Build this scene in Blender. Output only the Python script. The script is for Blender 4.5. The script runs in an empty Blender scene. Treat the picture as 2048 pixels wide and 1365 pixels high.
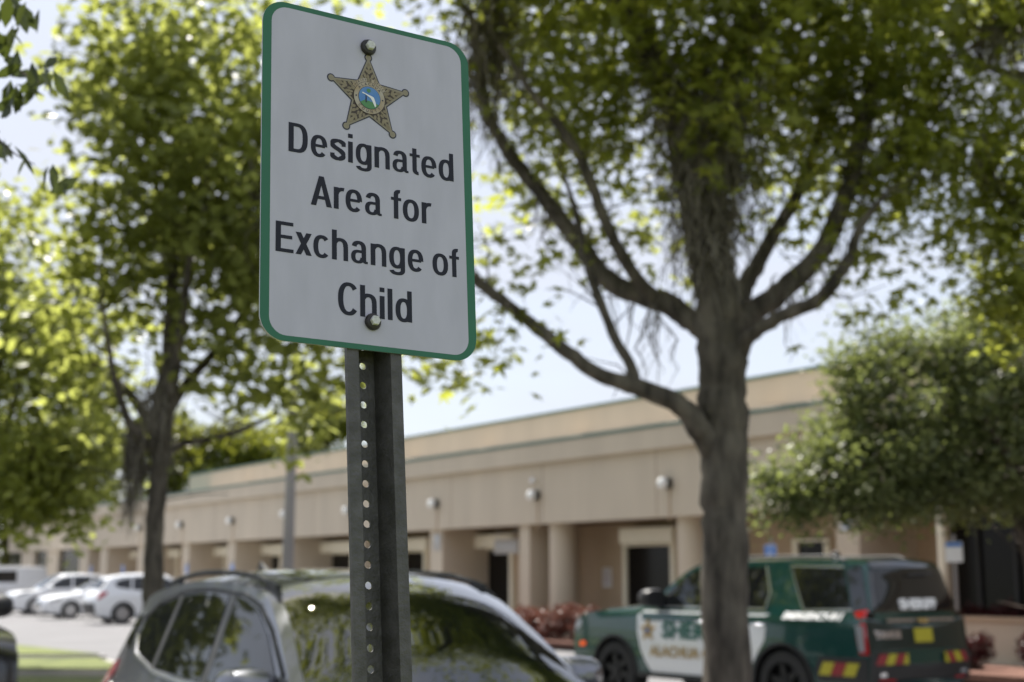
import bpy, math, random
import numpy as np
from mathutils import Vector, Matrix, geometry
R = math.radians

# ------------------------------------------------------------------ camera
S = bpy.context.scene
COL = S.collection
FPX, HZ, CAMZ = 2844.0, 465.5, 1.72            # focal length in photo pixels, horizon offset, eye height
PITCH = math.atan(HZ / FPX)
cam_d = bpy.data.cameras.new("camera")
cam_d.lens = 50.0
cam_d.sensor_width = 36.0
cam_d.clip_end = 2000.0
cam_d.clip_start = 0.05
cam_d.dof.use_dof = True
cam_d.dof.focus_distance = 1.88
cam_d.dof.aperture_fstop = 5.2
cam = bpy.data.objects.new("camera", cam_d)
COL.objects.link(cam)
cam.location = (0, 0, CAMZ)
cam.rotation_euler = (R(90) + PITCH, 0, 0)
S.camera = cam

# ------------------------------------------------------------------ sky, sun, exposure
SUN_EL, SUN_AZ = R(60), R(-26)                 # azimuth from straight ahead, negative = to the left
wd = bpy.data.worlds.new("World")
S.world = wd
wd.use_nodes = True
wn, wl = wd.node_tree.nodes, wd.node_tree.links
bg = wn["Background"]
sky = wn.new("ShaderNodeTexSky")
sky.sky_type = 'NISHITA'
sky.sun_disc = False
sky.sun_elevation = SUN_EL
sky.sun_rotation = SUN_AZ
sky.dust_density = 2.0
geo = wn.new("ShaderNodeTexCoord")
cmap = wn.new("ShaderNodeMapping")
cmap.inputs['Scale'].default_value = (1.6, 1.6, 5.5)
cmap.inputs['Location'].default_value = (0.35, 0.2, 0.1)
cn = wn.new("ShaderNodeTexNoise")
cn.inputs['Scale'].default_value = 1.3
cn.inputs['Detail'].default_value = 6.0
cn.inputs['Roughness'].default_value = 0.55
cr = wn.new("ShaderNodeValToRGB")
cr.color_ramp.elements[0].position = 0.36
cr.color_ramp.elements[1].position = 0.60
cr.color_ramp.elements[0].color = (0.50, 0.50, 0.50, 1)
cr.color_ramp.elements[1].color = (0.92, 0.92, 0.92, 1)
mix = wn.new("ShaderNodeMix")
mix.data_type = 'RGBA'
mix.inputs['B'].default_value = (4.3, 4.5, 5.1, 1)     # cloud radiance on the scale of the physical sky
wl.new(geo.outputs['Generated'], cmap.inputs['Vector'])
wl.new(cmap.outputs['Vector'], cn.inputs['Vector'])
wl.new(cn.outputs['Fac'], cr.inputs['Fac'])
wl.new(cr.outputs['Color'], mix.inputs['Factor'])
wl.new(sky.outputs['Color'], mix.inputs['A'])
wl.new(mix.outputs['Result'], bg.inputs['Color'])
bg.inputs['Strength'].default_value = 0.10

sd = bpy.data.lights.new("sun", 'SUN')
sd.energy = 4.9
sd.angle = R(0.53)
sd.color = (1.0, 0.955, 0.88)
sun = bpy.data.objects.new("sun", sd)
COL.objects.link(sun)
sdir = Vector((math.sin(SUN_AZ) * math.cos(SUN_EL), math.cos(SUN_AZ) * math.cos(SUN_EL), math.sin(SUN_EL)))
sun.rotation_euler = sdir.to_track_quat('Z', 'Y').to_euler()

S.view_settings.view_transform = 'Standard'
S.view_settings.look = 'None'
S.view_settings.exposure = 0.95
S.view_settings.gamma = 1.0
S.render.engine = 'CYCLES'
S.cycles.use_denoising = True
S.cycles.max_bounces = 8
S.cycles.transparent_max_bounces = 8
S.cycles.caustics_reflective = False
S.cycles.caustics_refractive = False

# ------------------------------------------------------------------ helpers
def ray(px, py):
    v = py - 682.5
    return ((px - 1024.0), FPX * math.cos(PITCH) + v * math.sin(PITCH), FPX * math.sin(PITCH) - v * math.cos(PITCH))

def W(px, py, Y):
    """a point of the place: seen at photo pixel (px, py), Y metres ahead"""
    x, y, z = ray(px, py)
    k = Y / y
    return Vector((x * k, Y, CAMZ + z * k))

def tag(o, label=None, cat=None, group=None, kind=None):
    if label: o['label'] = label
    if cat: o['category'] = cat
    if group: o['group'] = group
    if kind: o['kind'] = kind
    return o

def empty(name, loc=(0, 0, 0), rz=0.0, parent=None):
    o = bpy.data.objects.new(name, None)
    COL.objects.link(o)
    o.location = loc
    o.rotation_euler = (0, 0, rz)
    o.empty_display_size = 0.2
    if parent: o.parent = parent
    return o

def mesh_obj(name, verts, faces, m, parent=None, smooth=False, uvless=True):
    me = bpy.data.meshes.new(name)
    me.from_pydata([tuple(v) for v in verts], [], [tuple(f) for f in faces])
    me.validate()
    if m: me.materials.append(m)
    if smooth:
        me.polygons.foreach_set('use_smooth', [True] * len(me.polygons))
    o = bpy.data.objects.new(name, me)
    COL.objects.link(o)
    if parent: o.parent = parent
    return o

def auto_smooth(o, ang=35):
    me = o.data
    me.polygons.foreach_set('use_smooth', [True] * len(me.polygons))
    try:
        me.set_sharp_from_angle(angle=R(ang))
    except Exception:
        pass
    return o

def copy_tree(o, parent=None):
    c = o.copy()
    COL.objects.link(c)
    c.parent = parent
    for ch in list(o.children):
        copy_tree(ch, c)
    return c

class MB:
    def __init__(self):
        self.v, self.f = [], []
    def add(self, vs, fs):
        n = len(self.v)
        self.v += [tuple(p) for p in vs]
        self.f += [tuple(i + n for i in f) for f in fs]
        return self
    def box(self, x0, x1, y0, y1, z0, z1):
        if x0 > x1: x0, x1 = x1, x0
        if y0 > y1: y0, y1 = y1, y0
        if z0 > z1: z0, z1 = z1, z0
        vs = [(x0, y0, z0), (x1, y0, z0), (x1, y1, z0), (x0, y1, z0), (x0, y0, z1), (x1, y0, z1), (x1, y1, z1), (x0, y1, z1)]
        return self.add(vs, [(3, 2, 1, 0), (4, 5, 6, 7), (0, 1, 5, 4), (1, 2, 6, 5), (2, 3, 7, 6), (3, 0, 4, 7)])
    def prism(self, poly, z0, z1):
        n = len(poly)
        vs = [(x, y, z0) for x, y in poly] + [(x, y, z1) for x, y in poly]
        fs = [tuple(reversed(range(n))), tuple(range(n, 2 * n))]
        fs += [(i, (i + 1) % n, n + (i + 1) % n, n + i) for i in range(n)]
        return self.add(vs, fs)
    def lathe(self, prof, axis='z', c=(0, 0, 0), n=20, cap=True):
        """prof: list of (radius, height)"""
        vs = []
        for r, h in prof:
            for k in range(n):
                a = 2 * math.pi * k / n
                p = (r * math.cos(a), r * math.sin(a), h)
                if axis == 'y': p = (p[0], p[2], -p[1])
                if axis == 'x': p = (p[2], p[0], p[1])
                vs.append((p[0] + c[0], p[1] + c[1], p[2] + c[2]))
        fs = []
        for i in range(len(prof) - 1):
            for k in range(n):
                k2 = (k + 1) % n
                fs.append((i * n + k, i * n + k2, (i + 1) * n + k2, (i + 1) * n + k))
        if cap:
            fs.append(tuple(reversed(range(n))))
            fs.append(tuple(range((len(prof) - 1) * n, len(prof) * n)))
        return self.add(vs, fs)
    def tube(self, pts, rad, n=8, cap=True):
        pts = [Vector(p) for p in pts]
        vs, fs = [], []
        prev = None
        for i, p in enumerate(pts):
            t = (pts[min(i + 1, len(pts) - 1)] - pts[max(i - 1, 0)]).normalized()
            if prev is None:
                a = Vector((1, 0, 0)) if abs(t.x) < 0.8 else Vector((0, 1, 0))
                u = (a - t * a.dot(t)).normalized()
            else:
                u = (prev - t * prev.dot(t)).normalized()
            prev = u
            w = t.cross(u)
            r = rad[i] if hasattr(rad, '__len__') else rad
            for k in range(n):
                q = 2 * math.pi * k / n
                vs.append(p + (u * math.cos(q) + w * math.sin(q)) * r)
        for i in range(len(pts) - 1):
            for k in range(n):
                k2 = (k + 1) % n
                fs.append((i * n + k, i * n + k2, (i + 1) * n + k2, (i + 1) * n + k))
        if cap:
            fs.append(tuple(reversed(range(n))))
            fs.append(tuple(range((len(pts) - 1) * n, len(pts) * n)))
        return self.add(vs, fs)
    def build(self, name, m, parent=None, smooth=None):
        o = mesh_obj(name, self.v, self.f, m, parent)
        if smooth: auto_smooth(o, smooth)
        return o

def catmull(pts, n=6, closed=False):
    out = []
    P = [Vector(p) for p in pts]
    m = len(P)
    rng = m if closed else m - 1
    for i in range(rng):
        if closed:
            p0, p1, p2, p3 = P[(i - 1) % m], P[i], P[(i + 1) % m], P[(i + 2) % m]
        else:
            p1, p2 = P[i], P[i + 1]
            p0 = P[i - 1] if i > 0 else p1 * 2 - p2
            p3 = P[i + 2] if i + 2 < m else p2 * 2 - p1
        for k in range(n):
            t = k / n
            out.append(0.5 * ((2 * p1) + (p2 - p0) * t + (2 * p0 - 5 * p1 + 4 * p2 - p3) * t * t + (3 * p1 - p0 - 3 * p2 + p3) * t ** 3))
    if not closed: out.append(P[-1])
    return out

def union2d(polys):
    """triangulated union of overlapping 2-D polygons"""
    vs, fs = [], []
    for p in polys:
        ar = sum(p[i][0] * p[(i + 1) % len(p)][1] - p[(i + 1) % len(p)][0] * p[i][1] for i in range(len(p)))
        if ar < 0: p = p[::-1]
        n = len(vs)
        vs += [Vector((a[0], a[1])) for a in p]
        fs.append(list(range(n, n + len(p))))
    r = geometry.delaunay_2d_cdt(vs, [], fs, 1, 1e-6)
    return [(v.x, v.y) for v in r[0]], [tuple(f) for f, src in zip(r[2], r[5]) if src]

def fill2d(poly, step, inner=True):
    """one 2-D polygon filled with triangles that also run through a grid of inner points"""
    vs = [Vector((a[0], a[1])) for a in poly]
    n = len(vs)
    if inner:
        A = np.array([(v.x, v.y) for v in vs])
        x0, y0 = A.min(0); x1, y1 = A.max(0)
        B = np.roll(A, -1, 0)
        for gx in np.arange(x0 + step / 2, x1, step):
            for gy in np.arange(y0 + step / 2, y1, step):
                c = ((A[:, 1] > gy) != (B[:, 1] > gy))
                with np.errstate(divide='ignore', invalid='ignore'):
                    xi = (B[:, 0] - A[:, 0]) * (gy - A[:, 1]) / (B[:, 1] - A[:, 1]) + A[:, 0]
                if np.count_nonzero(c & (gx < xi)) % 2 == 0: continue
                d = B - A
                L = (d * d).sum(1) + 1e-12
                t = np.clip(((gx - A[:, 0]) * d[:, 0] + (gy - A[:, 1]) * d[:, 1]) / L, 0, 1)
                q = A + d * t[:, None]
                if np.min(np.hypot(q[:, 0] - gx, q[:, 1] - gy)) < step * 0.35: continue
                vs.append(Vector((float(gx), float(gy))))
    r = geometry.delaunay_2d_cdt(vs, [], [list(range(n))], 1, 1e-6)
    return [(v.x, v.y) for v in r[0]], [tuple(f) for f in r[2]]

def text2d(s, size=1.0, shear=0.0, align='CENTER', bold=0.0, sx=1.0, spacing=1.0):
    cu = bpy.data.curves.new("lettering", 'FONT')
    cu.body = s
    cu.size = size
    cu.shear = shear
    cu.align_x = align
    cu.align_y = 'CENTER'
    cu.offset = bold
    cu.space_character = spacing
    cu.resolution_u = 3
    cu.fill_mode = 'FRONT'
    o = bpy.data.objects.new("lettering", cu)
    COL.objects.link(o)
    bpy.context.view_layer.update()
    dg = bpy.context.evaluated_depsgraph_get()
    me = o.evaluated_get(dg).to_mesh()
    vs = [(v.co.x * sx, v.co.y) for v in me.vertices]
    fs = [tuple(p.vertices) for p in me.polygons]
    o.evaluated_get(dg).to_mesh_clear()
    bpy.data.objects.remove(o)
    bpy.data.curves.remove(cu)
    return vs, fs

# ------------------------------------------------------------------ materials
def mat(name, col, rough=0.6, metal=0.0, noise=0.0, nscale=8.0, bump=0.0, bscale=40.0, coat=0.0, spec=0.5, col2=None, emit=None, stretch=None, detail=4.0):
    m = bpy.data.materials.new(name)
    m.use_nodes = True
    nt = m.node_tree
    b = nt.nodes["Principled BSDF"]
    b.inputs['Base Color'].default_value = (*col, 1)
    b.inputs['Roughness'].default_value = rough
    b.inputs['Metallic'].default_value = metal
    b.inputs['Specular IOR Level'].default_value = spec
    b.inputs['Coat Weight'].default_value = coat
    b.inputs['Coat Roughness'].default_value = 0.03
    tc = None
    if noise or col2 or bump:
        tc = nt.nodes.new("ShaderNodeTexCoord")
        mp = nt.nodes.new("ShaderNodeMapping")
        if stretch: mp.inputs['Scale'].default_value = stretch
        nt.links.new(tc.outputs['Object'], mp.inputs['Vector'])
    if noise or col2:
        n = nt.nodes.new("ShaderNodeTexNoise")
        n.inputs['Scale'].default_value = nscale
        n.inputs['Detail'].default_value = detail
        nt.links.new(mp.outputs['Vector'], n.inputs['Vector'])
        r = nt.nodes.new("ShaderNodeValToRGB")
        r.color_ramp.elements[0].position = 0.32
        r.color_ramp.elements[1].position = 0.68
        c2 = col2 or tuple(c * (1 + noise) for c in col)
        c1 = col if col2 else tuple(c * (1 - noise) for c in col)
        r.color_ramp.elements[0].color = (*c1, 1)
        r.color_ramp.elements[1].color = (*c2, 1)
        nt.links.new(n.outputs['Fac'], r.inputs['Fac'])
        nt.links.new(r.outputs['Color'], b.inputs['Base Color'])
    if bump:
        n2 = nt.nodes.new("ShaderNodeTexNoise")
        n2.inputs['Scale'].default_value = bscale
        n2.inputs['Detail'].default_value = 5.0
        nt.links.new(mp.outputs['Vector'], n2.inputs['Vector'])
        bm = nt.nodes.new("ShaderNodeBump")
        bm.inputs['Strength'].default_value = bump
        bm.inputs['Distance'].default_value = 0.02
        nt.links.new(n2.outputs['Fac'], bm.inputs['Height'])
        nt.links.new(bm.outputs['Normal'], b.inputs['Normal'])
    if emit:
        b.inputs['Emission Color'].default_value = (*emit[0], 1)
        b.inputs['Emission Strength'].default_value = emit[1]
    return m

def leaf_mat(name, dark, light, trans, tw=0.5, gloss=0.35, rough=0.32):
    """leaf tissue: reflects one colour and lets yellow-green light through"""
    m = bpy.data.materials.new(name)
    m.use_nodes = True
    nt = m.node_tree
    b = nt.nodes["Principled BSDF"]
    out = nt.nodes["Material Output"]
    at = nt.nodes.new("ShaderNodeAttribute")
    at.attribute_name = 'tint'
    r = nt.nodes.new("ShaderNodeValToRGB")
    r.color_ramp.elements[0].color = (*dark, 1)
    r.color_ramp.elements[1].color = (*light, 1)
    nt.links.new(at.outputs['Fac'], r.inputs['Fac'])
    nt.links.new(r.outputs['Color'], b.inputs['Base Color'])
    b.inputs['Roughness'].default_value = rough
    b.inputs['Specular IOR Level'].default_value = gloss
    tr = nt.nodes.new("ShaderNodeBsdfTranslucent")
    r2 = nt.nodes.new("ShaderNodeValToRGB")
    r2.color_ramp.elements[0].color = (*[c * 0.6 for c in trans], 1)
    r2.color_ramp.elements[1].color = (*trans, 1)
    nt.links.new(at.outputs['Fac'], r2.inputs['Fac'])
    nt.links.new(r2.outputs['Color'], tr.inputs['Color'])
    mx = nt.nodes.new("ShaderNodeMixShader")
    mx.inputs['Fac'].default_value = tw
    nt.links.new(b.outputs['BSDF'], mx.inputs[1])
    nt.links.new(tr.outputs['BSDF'], mx.inputs[2])
    nt.links.new(mx.outputs['Shader'], out.inputs['Surface'])
    return m

M = dict(
    asphalt=mat('old_asphalt', (0.165, 0.162, 0.165), 0.9, noise=0.10, nscale=0.5, bump=0.3, bscale=60),
    lawn=mat('mown_lawn', (0.08, 0.10, 0.022), 0.9, col2=(0.155, 0.18, 0.04), nscale=1.6, bump=0.6, bscale=30),
    concrete=mat('worn_concrete', (0.42, 0.40, 0.37), 0.85, noise=0.12, nscale=2.0),
    mulch=mat('bark_mulch', (0.10, 0.045, 0.03), 0.95, col2=(0.22, 0.11, 0.08), nscale=14, bump=0.8, bscale=30),
    paint_line=mat('road_paint', (0.75, 0.75, 0.73), 0.7, noise=0.08),
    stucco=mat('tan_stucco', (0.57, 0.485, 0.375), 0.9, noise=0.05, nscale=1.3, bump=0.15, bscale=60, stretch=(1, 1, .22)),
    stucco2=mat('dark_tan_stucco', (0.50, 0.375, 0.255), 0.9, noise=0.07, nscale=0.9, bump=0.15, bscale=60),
    cream=mat('cream_metal', (0.90, 0.83, 0.66), 0.55, noise=0.04),
    green_trim=mat('green_metal_trim', (0.10, 0.17, 0.14), 0.5),
    flashing=mat('pale_flashing', (0.42, 0.385, 0.335), 0.6, noise=0.06, nscale=2),
    soffit=mat('brown_soffit', (0.26, 0.17, 0.10), 0.85),
    glass_dark=mat('dark_glazing', (0.012, 0.011, 0.010), 0.15, spec=0.15),
    bark=mat('grey_bark', (0.030, 0.025, 0.020), 0.95, col2=(0.150, 0.130, 0.104), nscale=9, bump=1.0, bscale=16, stretch=(1, 1, 0.3)),
    bark2=mat('brown_bark', (0.055, 0.042, 0.032), 0.95, col2=(0.13, 0.10, 0.08), nscale=8, bump=1.0, bscale=18, stretch=(1, 1, 0.3)),
    moss=mat('spanish_moss', (0.125, 0.11, 0.088), 0.95, col2=(0.23, 0.21, 0.17), nscale=10),
    red_lens=mat('red_lens', (0.42, 0.010, 0.016), 0.12, coat=1.0),
    amber=mat('amber_lens', (0.75, 0.09, 0.01), 0.2, coat=0.8, emit=((0.9, 0.10, 0.01), 0.35)),
    clear=mat('clear_lens', (0.30, 0.31, 0.33), 0.12, coat=1.0),
    chrome=mat('bright_chrome', (0.80, 0.80, 0.84), 0.22, 0.9),
    tyre=mat('tyre_rubber', (0.018, 0.018, 0.018), 0.8, noise=0.2),
    rim=mat('alloy_rim', (0.42, 0.42, 0.43), 0.3, 0.9),
    rim_black=mat('black_steel_rim', (0.02, 0.02, 0.02), 0.4, 0.5),
    black_trim=mat('black_plastic', (0.014, 0.014, 0.015), 0.5),
    gloss_black=mat('gloss_black', (0.006, 0.006, 0.007), 0.08, coat=1.0),
    tint=mat('tinted_glass', (0.010, 0.011, 0.012), 0.03, spec=0.6),
    screen=mat('windshield_glass', (0.004, 0.006, 0.006), 0.015, spec=0.6, coat=1.0),
    grey_paint=mat('grey_metallic_paint', (0.20, 0.205, 0.235), 0.32, 0.75, coat=1.0),
    white_paint=mat('white_paint', (0.78, 0.79, 0.80), 0.35, coat=1.0),
    black_paint=mat('black_paint', (0.008, 0.008, 0.010), 0.25, coat=1.0),
    green_paint=mat('green_metallic_paint', (0.004, 0.052, 0.045), 0.24, 0.3, coat=1.0),
    gold=mat('gold_vinyl', (0.40, 0.27, 0.09), 0.5),
    letter_green=mat('green_vinyl', (0.02, 0.12, 0.09), 0.5),
    letter_white=mat('white_vinyl', (0.82, 0.82, 0.82), 0.5),
    yellow=mat('yellow_vinyl', (0.42, 0.37, 0.025), 0.5),
    redvinyl=mat('dark_red_vinyl', (0.25, 0.02, 0.025), 0.5),
    lamp_glass=mat('lamp_glass', (0.86, 0.85, 0.81), 0.3),
    white=mat('white_sheeting', (0.80, 0.80, 0.81), 0.45),
    blue=mat('blue_sheeting', (0.03, 0.16, 0.50), 0.45),
    pole=mat('weathered_pole', (0.27, 0.255, 0.25), 0.85, noise=0.15, nscale=3, stretch=(1, 1, .2)),
    steel=mat('galvanised_steel', (0.058, 0.056, 0.050), 0.55, 0.25, col2=(0.105, 0.10, 0.098), nscale=38, bump=0.2, bscale=180, detail=8),
)

M['screen'].node_tree.nodes['Principled BSDF'].inputs['Coat IOR'].default_value = 1.85
M['screen'].node_tree.nodes['Principled BSDF'].inputs['Coat Roughness'].default_value = 0.01
M['shaded_green'] = mat('shaded_green_paint', (0.002, 0.016, 0.015), 0.3, coat=0.7)  # body green darkened, tree shade painted into the colour

# ------------------------------------------------------------------ the building's own frame
P0 = Vector((-3.17, 42.9, 0.0))
DV = Vector((-0.5278, 0.8494, 0.0))                   # along the front, away to the left
NV = Vector((-0.8494, -0.5278, 0.0))                  # out of the front, towards the lot
BROT = math.atan2(DV.y, DV.x)
def s_at(px, out=0.0):
    """distance along the front at photo column px, on a plane 'out' metres in front of it"""
    x, y, _ = ray(px, 1148)
    k = x / y
    o = P0 + NV * out
    return (k * o.y - o.x) / (DV.x - k * DV.y)
def at(s, out=0.0, z=0.0):
    p = P0 + DV * s + NV * out
    return Vector((p.x, p.y, z))
def z_at(px, py, out=0.0):
    p = at(s_at(px, out), out)
    x, y, z = ray(px, py)
    return CAMZ + z * p.y / y
# ------------------------------------------------------------------ ground
mesh_obj('ground', [(-600, -400, 0), (600, -400, 0), (600, 900, 0), (-600, 900, 0)], [(0, 1, 2, 3)], M['lawn'])['kind'] = 'structure'
q = [at(-45, 0.9, .006), at(110, 0.9, .006), at(110, 75, .006), at(-45, 75, .006)]
mesh_obj('parking_lot', q, [(0, 1, 2, 3)], M['asphalt'])['kind'] = 'structure'
side = MB()
a, b, c, d = at(-45, -1.7), at(56, -1.7), at(56, 0.9), at(-45, 0.9)
side.prism([(p.x, p.y) for p in (d, c, b, a)], 0.0, 0.15)
side.build('sidewalk', M['concrete'])['kind'] = 'structure'

def island(name, poly, top=M['lawn']):
    """raised bed: a concrete kerb with a planted top set inside it"""
    kb = MB(); kb.prism(poly, 0.0, 0.13)
    o = kb.build('kerb', M['concrete']); o['kind'] = 'structure'
    cx = sum(p[0] for p in poly) / len(poly); cy = sum(p[1] for p in poly) / len(poly)
    ins = []
    for x, y in poly:
        L = math.hypot(x - cx, y - cy)
        k = (L - 0.2) / L
        ins.append((cx + (x - cx) * k, cy + (y - cy) * k))
    lw = MB(); lw.prism(ins, 0.05, 0.16)
    o = lw.build(name, top); o['kind'] = 'structure'

def disc(x, y, r, n=20):
    return [(x + r * math.cos(2 * math.pi * k / n), y + r * math.sin(2 * math.pi * k / n)) for k in range(n)]

island('lawn', [(-6.4, 1.77), (-1.4, -6.9), (10.76, 0.1), (5.76, 8.77)])
island('mulch_bed', disc(1.62, 11.1, 1.25), M['mulch'])
island('lawn', [(-24, 18.8), (-2.9, 18.8), (-2.9, 22.4), (-24, 23.2)])
island('lawn', [(-24, 24.4), (-6.2, 24.4), (-7.6, 27.4), (-24, 27.4)])
island('lawn', [(-24, 28.6), (-9.8, 28.6), (-8.0, 28.7), (-11.4, 33.2), (-24, 44)])
bed = MB()
bed.prism([(p.x, p.y) for p in (at(-16.2, 2.3), at(-16.2, .25), at(-40, .25), at(-40, 2.3))][::-1], 0.10, 0.22)
bed.build('mulch_bed', M['mulch'])['kind'] = 'structure'
bed = MB()
bed.prism([(p.x, p.y) for p in (at(-3.0, 1.7), at(-3.0, .25), at(-13.5, .25), at(-13.5, 1.7))][::-1], 0.10, 0.20)
bed.build('mulch_bed', M['mulch'])['kind'] = 'structure'
ln = MB()
for k in range(14):                                    # painted stall lines in front of the building
    p, r_ = at(3.0 + k * 2.8, 1.2), at(3.0 + k * 2.8, 6.2)
    dx = DV * 0.05
    n0 = len(ln.v)
    ln.add([(p - dx).to_tuple()[:2] + (.011,), (p + dx).to_tuple()[:2] + (.011,), (r_ + dx).to_tuple()[:2] + (.011,), (r_ - dx).to_tuple()[:2] + (.011,)], [(0, 1, 2, 3)])
ln.build('parking_line', M['paint_line'])['kind'] = 'structure'

# ------------------------------------------------------------------ office building
zD = z_at(812, 1062.5); zC = z_at(812, 959); zB = z_at(812, 919.5, .18); zA = z_at(812, 874, -1.75)
SR, SL = -40.0, 51.5
bld = empty('office_building', P0, BROT)
tag(bld, 'long low tan stucco office building with green roof edges and a covered front walk', 'building')
def bpart(name, m, mb, smooth=None): return mb.build(name, m, bld, smooth)
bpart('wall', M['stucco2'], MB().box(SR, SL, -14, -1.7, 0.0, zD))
bpart('soffit', M['soffit'], MB().box(SR, SL, -1.7, -.32, zD + .02, zD + .12))
bpart('fascia', M['stucco'], MB().box(SR, SL, -.32, 0, zD, zC).box(SR, SL, -14, -.32, zD + .12, zC))
bpart('cornice', M['stucco'], MB().box(SR, SL + .15, -14, .16, zC, zB - .08))
for k in range(18): bpart('control_joint', M['soffit'], MB().box(-36 + k * 4.75, -36 + k * 4.75 + .02, .0005, .004, zD + .02, zC - .02))
bpart('green_trim', M['green_trim'], MB().box(SR, SL + .18, -14, .19, zB - .08, zB))
s5 = s_at(372, -1.75)
up = MB().box(SR, s5, -12, -1.75, zB, zA - .07)
bpart('upper_wall', M['stucco'], up)
bpart('upper_trim', M['green_trim'], MB().box(SR, s5 + .05, -12, -1.70, zA - .07, zA))
brk = [s_at(px, -.9) for px in (372, 453, 548, 655, 780, 928, 1110, 1312, 1500, 1600)] + [-22.5, -29, -36]
for i in range(len(brk) - 1):
    s1, s0 = brk[i] - .35, brk[i + 1] + .35
    rise = .27
    f = MB()
    f.add([(s0, -.05, zB), (s1, -.05, zB), (s1, -1.75, zB), (s0, -1.75, zB), (s0, -1.75, zB + rise), (s1, -1.75, zB + rise)],
          [(0, 1, 5, 4), (0, 4, 3), (1, 2, 5), (2, 3, 4, 5), (0, 3, 2, 1)])
    bpart('roof_slope', M['flashing'], f)
for sx in brk[1:]:
    f = MB()
    f.add([(sx - .34, -.1, zB), (sx + .34, -.1, zB), (sx + .34, -1.749, zB), (sx - .34, -1.749, zB), (sx - .34, -1.749, zB + .34), (sx + .34, -1.749, zB + .34)],
          [(0, 1, 5, 4), (0, 4, 3), (1, 2, 5), (2, 3, 4, 5), (0, 3, 2, 1)])
    bpart('buttress', M['stucco'], f)
piers = [(53, 24), (103, 22), (166, 18), (206, 14), (280, 12), (370, 13), (461, 15), (575, 17), (716, 20), (872, 25), (1049, 20), (1698, 46), (1884, 10)]
for px, w in piers:
    s0 = s_at(px - w / 2, -.12); s1 = s_at(px + w / 2, -.12)
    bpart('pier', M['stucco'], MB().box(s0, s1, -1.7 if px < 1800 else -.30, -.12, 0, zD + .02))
for px in (1126, 1386):
    sc = s_at(px, -.5)
    bpart('column', M['stucco'], MB().lathe([(.34, 0), (.34, zD + .02)], c=(sc, -.5, 0), n=28), 40)
bpart('downspout', M['cream'], MB().lathe([(.075, .1), (.075, zD)], c=(s_at(1886, .1), .1, 0), n=12), 40)
zs1, zs0 = z_at(980, 1071, -1.7), z_at(980, 1097, -1.7)
wins = [(236, 272, 254, 270), (328, 357, 336, 354), (412, 455, 430, 450), (515, 568, 533, 562), (637, 708, 655, 705), (772, 853, 784, 851),
        (937, 1026, 958, 1023), (1240, 1348, 1258, 1346)]
def window(l, r, gl, gr, shutter=True):
    g0, g1 = s_at(gr, -1.69), s_at(gl, -1.69)
    w = MB().box(g0, g1, -1.72, -1.665, .18, zs0 + .02)
    w = bpart('window', M['glass_dark'], w)
    fr = MB()
    fr.box(g0 - .16, g0, -1.72, -1.60, .15, zs0).box(g1, g1 + .16, -1.72, -1.60, .15, zs0)
    fr.box(g0, g1, -1.72, -1.61, zs0 - .06, zs0 - .002)
    f = fr.build('frame', M['cream'], w)
    if shutter:
        a0, a1 = s_at(r, -1.22), s_at(l, -1.22)
        sh = MB().box(a0, a1, -1.72, -1.22, zs0, zs1)
        sh.box(a0 + .02, a1 - .02, -1.21, -1.19, zs0 + .03, zs1 - .03)
        sh.build('shutter_box', M['cream'], w)
for wv in wins: window(*wv)
window(1594, 1664, 1602, 1655, False)
for gl, gr in ((20, 42), (65, 93), (115, 158)):
    bpart('window', M['glass_dark'], MB().box(s_at(gr, -.3), s_at(gl, -.3), -.36, -.30, .35, zD))
for gl, gr in ((1900, 2120),):
    bpart('window', M['glass_dark'], MB().box(s_at(gr, -1.68), s_at(gl, -1.68), -1.72, -1.66, .35, zD - .12))
for px in (1960, 2035, 2100):
    sx = s_at(px, -1.64)
    bpart('mullion', M['black_trim'], MB().box(sx - .04, sx + .04, -1.662, -1.60, .15, zD))
bpart('porch_wall', M['stucco'], MB().box(SR, s_at(1918, -.1), -.32, -.05, 0, .92))
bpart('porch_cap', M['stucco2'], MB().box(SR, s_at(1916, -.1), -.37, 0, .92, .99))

# lamps on the fascia, each with its conduit
lamp0 = empty('wall_lamp', (0, 0, 0), BROT)
MB().box(-.11, .11, .0, .05, -.13, .13).lathe([(.06, .03), (.15, .06), (.165, .10), (.160, .20)], axis='y', c=(0, 0, 0), n=20).build('lamp_body', M['gloss_black'], lamp0, 40)
MB().lathe([(.163, .20), (.163, .27), (.13, .33), (.06, .35)], axis='y', n=20).build('lamp_lens', M['lamp_glass'], lamp0, 50)
MB().box(-.018, .018, .002, .03, -(1.0), -.13).build('conduit', M['stucco2'], lamp0)
lps = [(272, 1057), (355, 1051), (457, 1043), (566, 1030), (693, 1022), (867, 1009), (1069, 992), (1335, 968), (1760, 905)]
where = ['above the ninth bay, half behind the leaning tree branch', 'just right of the dark mossy trunk', 'between the mossy trunk and the grey pole', 'partly behind the grey pole',
         'just left of the perforated sign post', 'first to the right of the perforated sign post', 'with a small sensor above it', 'beside the thick tree trunk', 'behind the round green tree']
for i, (px, py) in enumerate(lps):
    o = lamp0 if i == 0 else copy_tree(lamp0)
    p = at(s_at(px + 6, .02), .002, z_at(px, py, .0))
    o.location = p
    o.scale = (.84, .84, .84)
    tag(o, 'round wall lamp on the tan fascia ' + where[i], 'wall lamp', 'wall lamps along the fascia')
lamp0['label'] = 'farthest round wall lamp on the tan fascia, left of the mossy trunk'
sp = at(s_at(1070, .02), .002, z_at(1070, 962, 0))
sen = empty('wall_sensor', sp, BROT)
tag(sen, 'small white sensor on the tan fascia above a wall lamp', 'sensor')
MB().box(-.05, .05, 0, .04, -.05, .05).build('sensor_base', M['cream'], sen)
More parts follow.
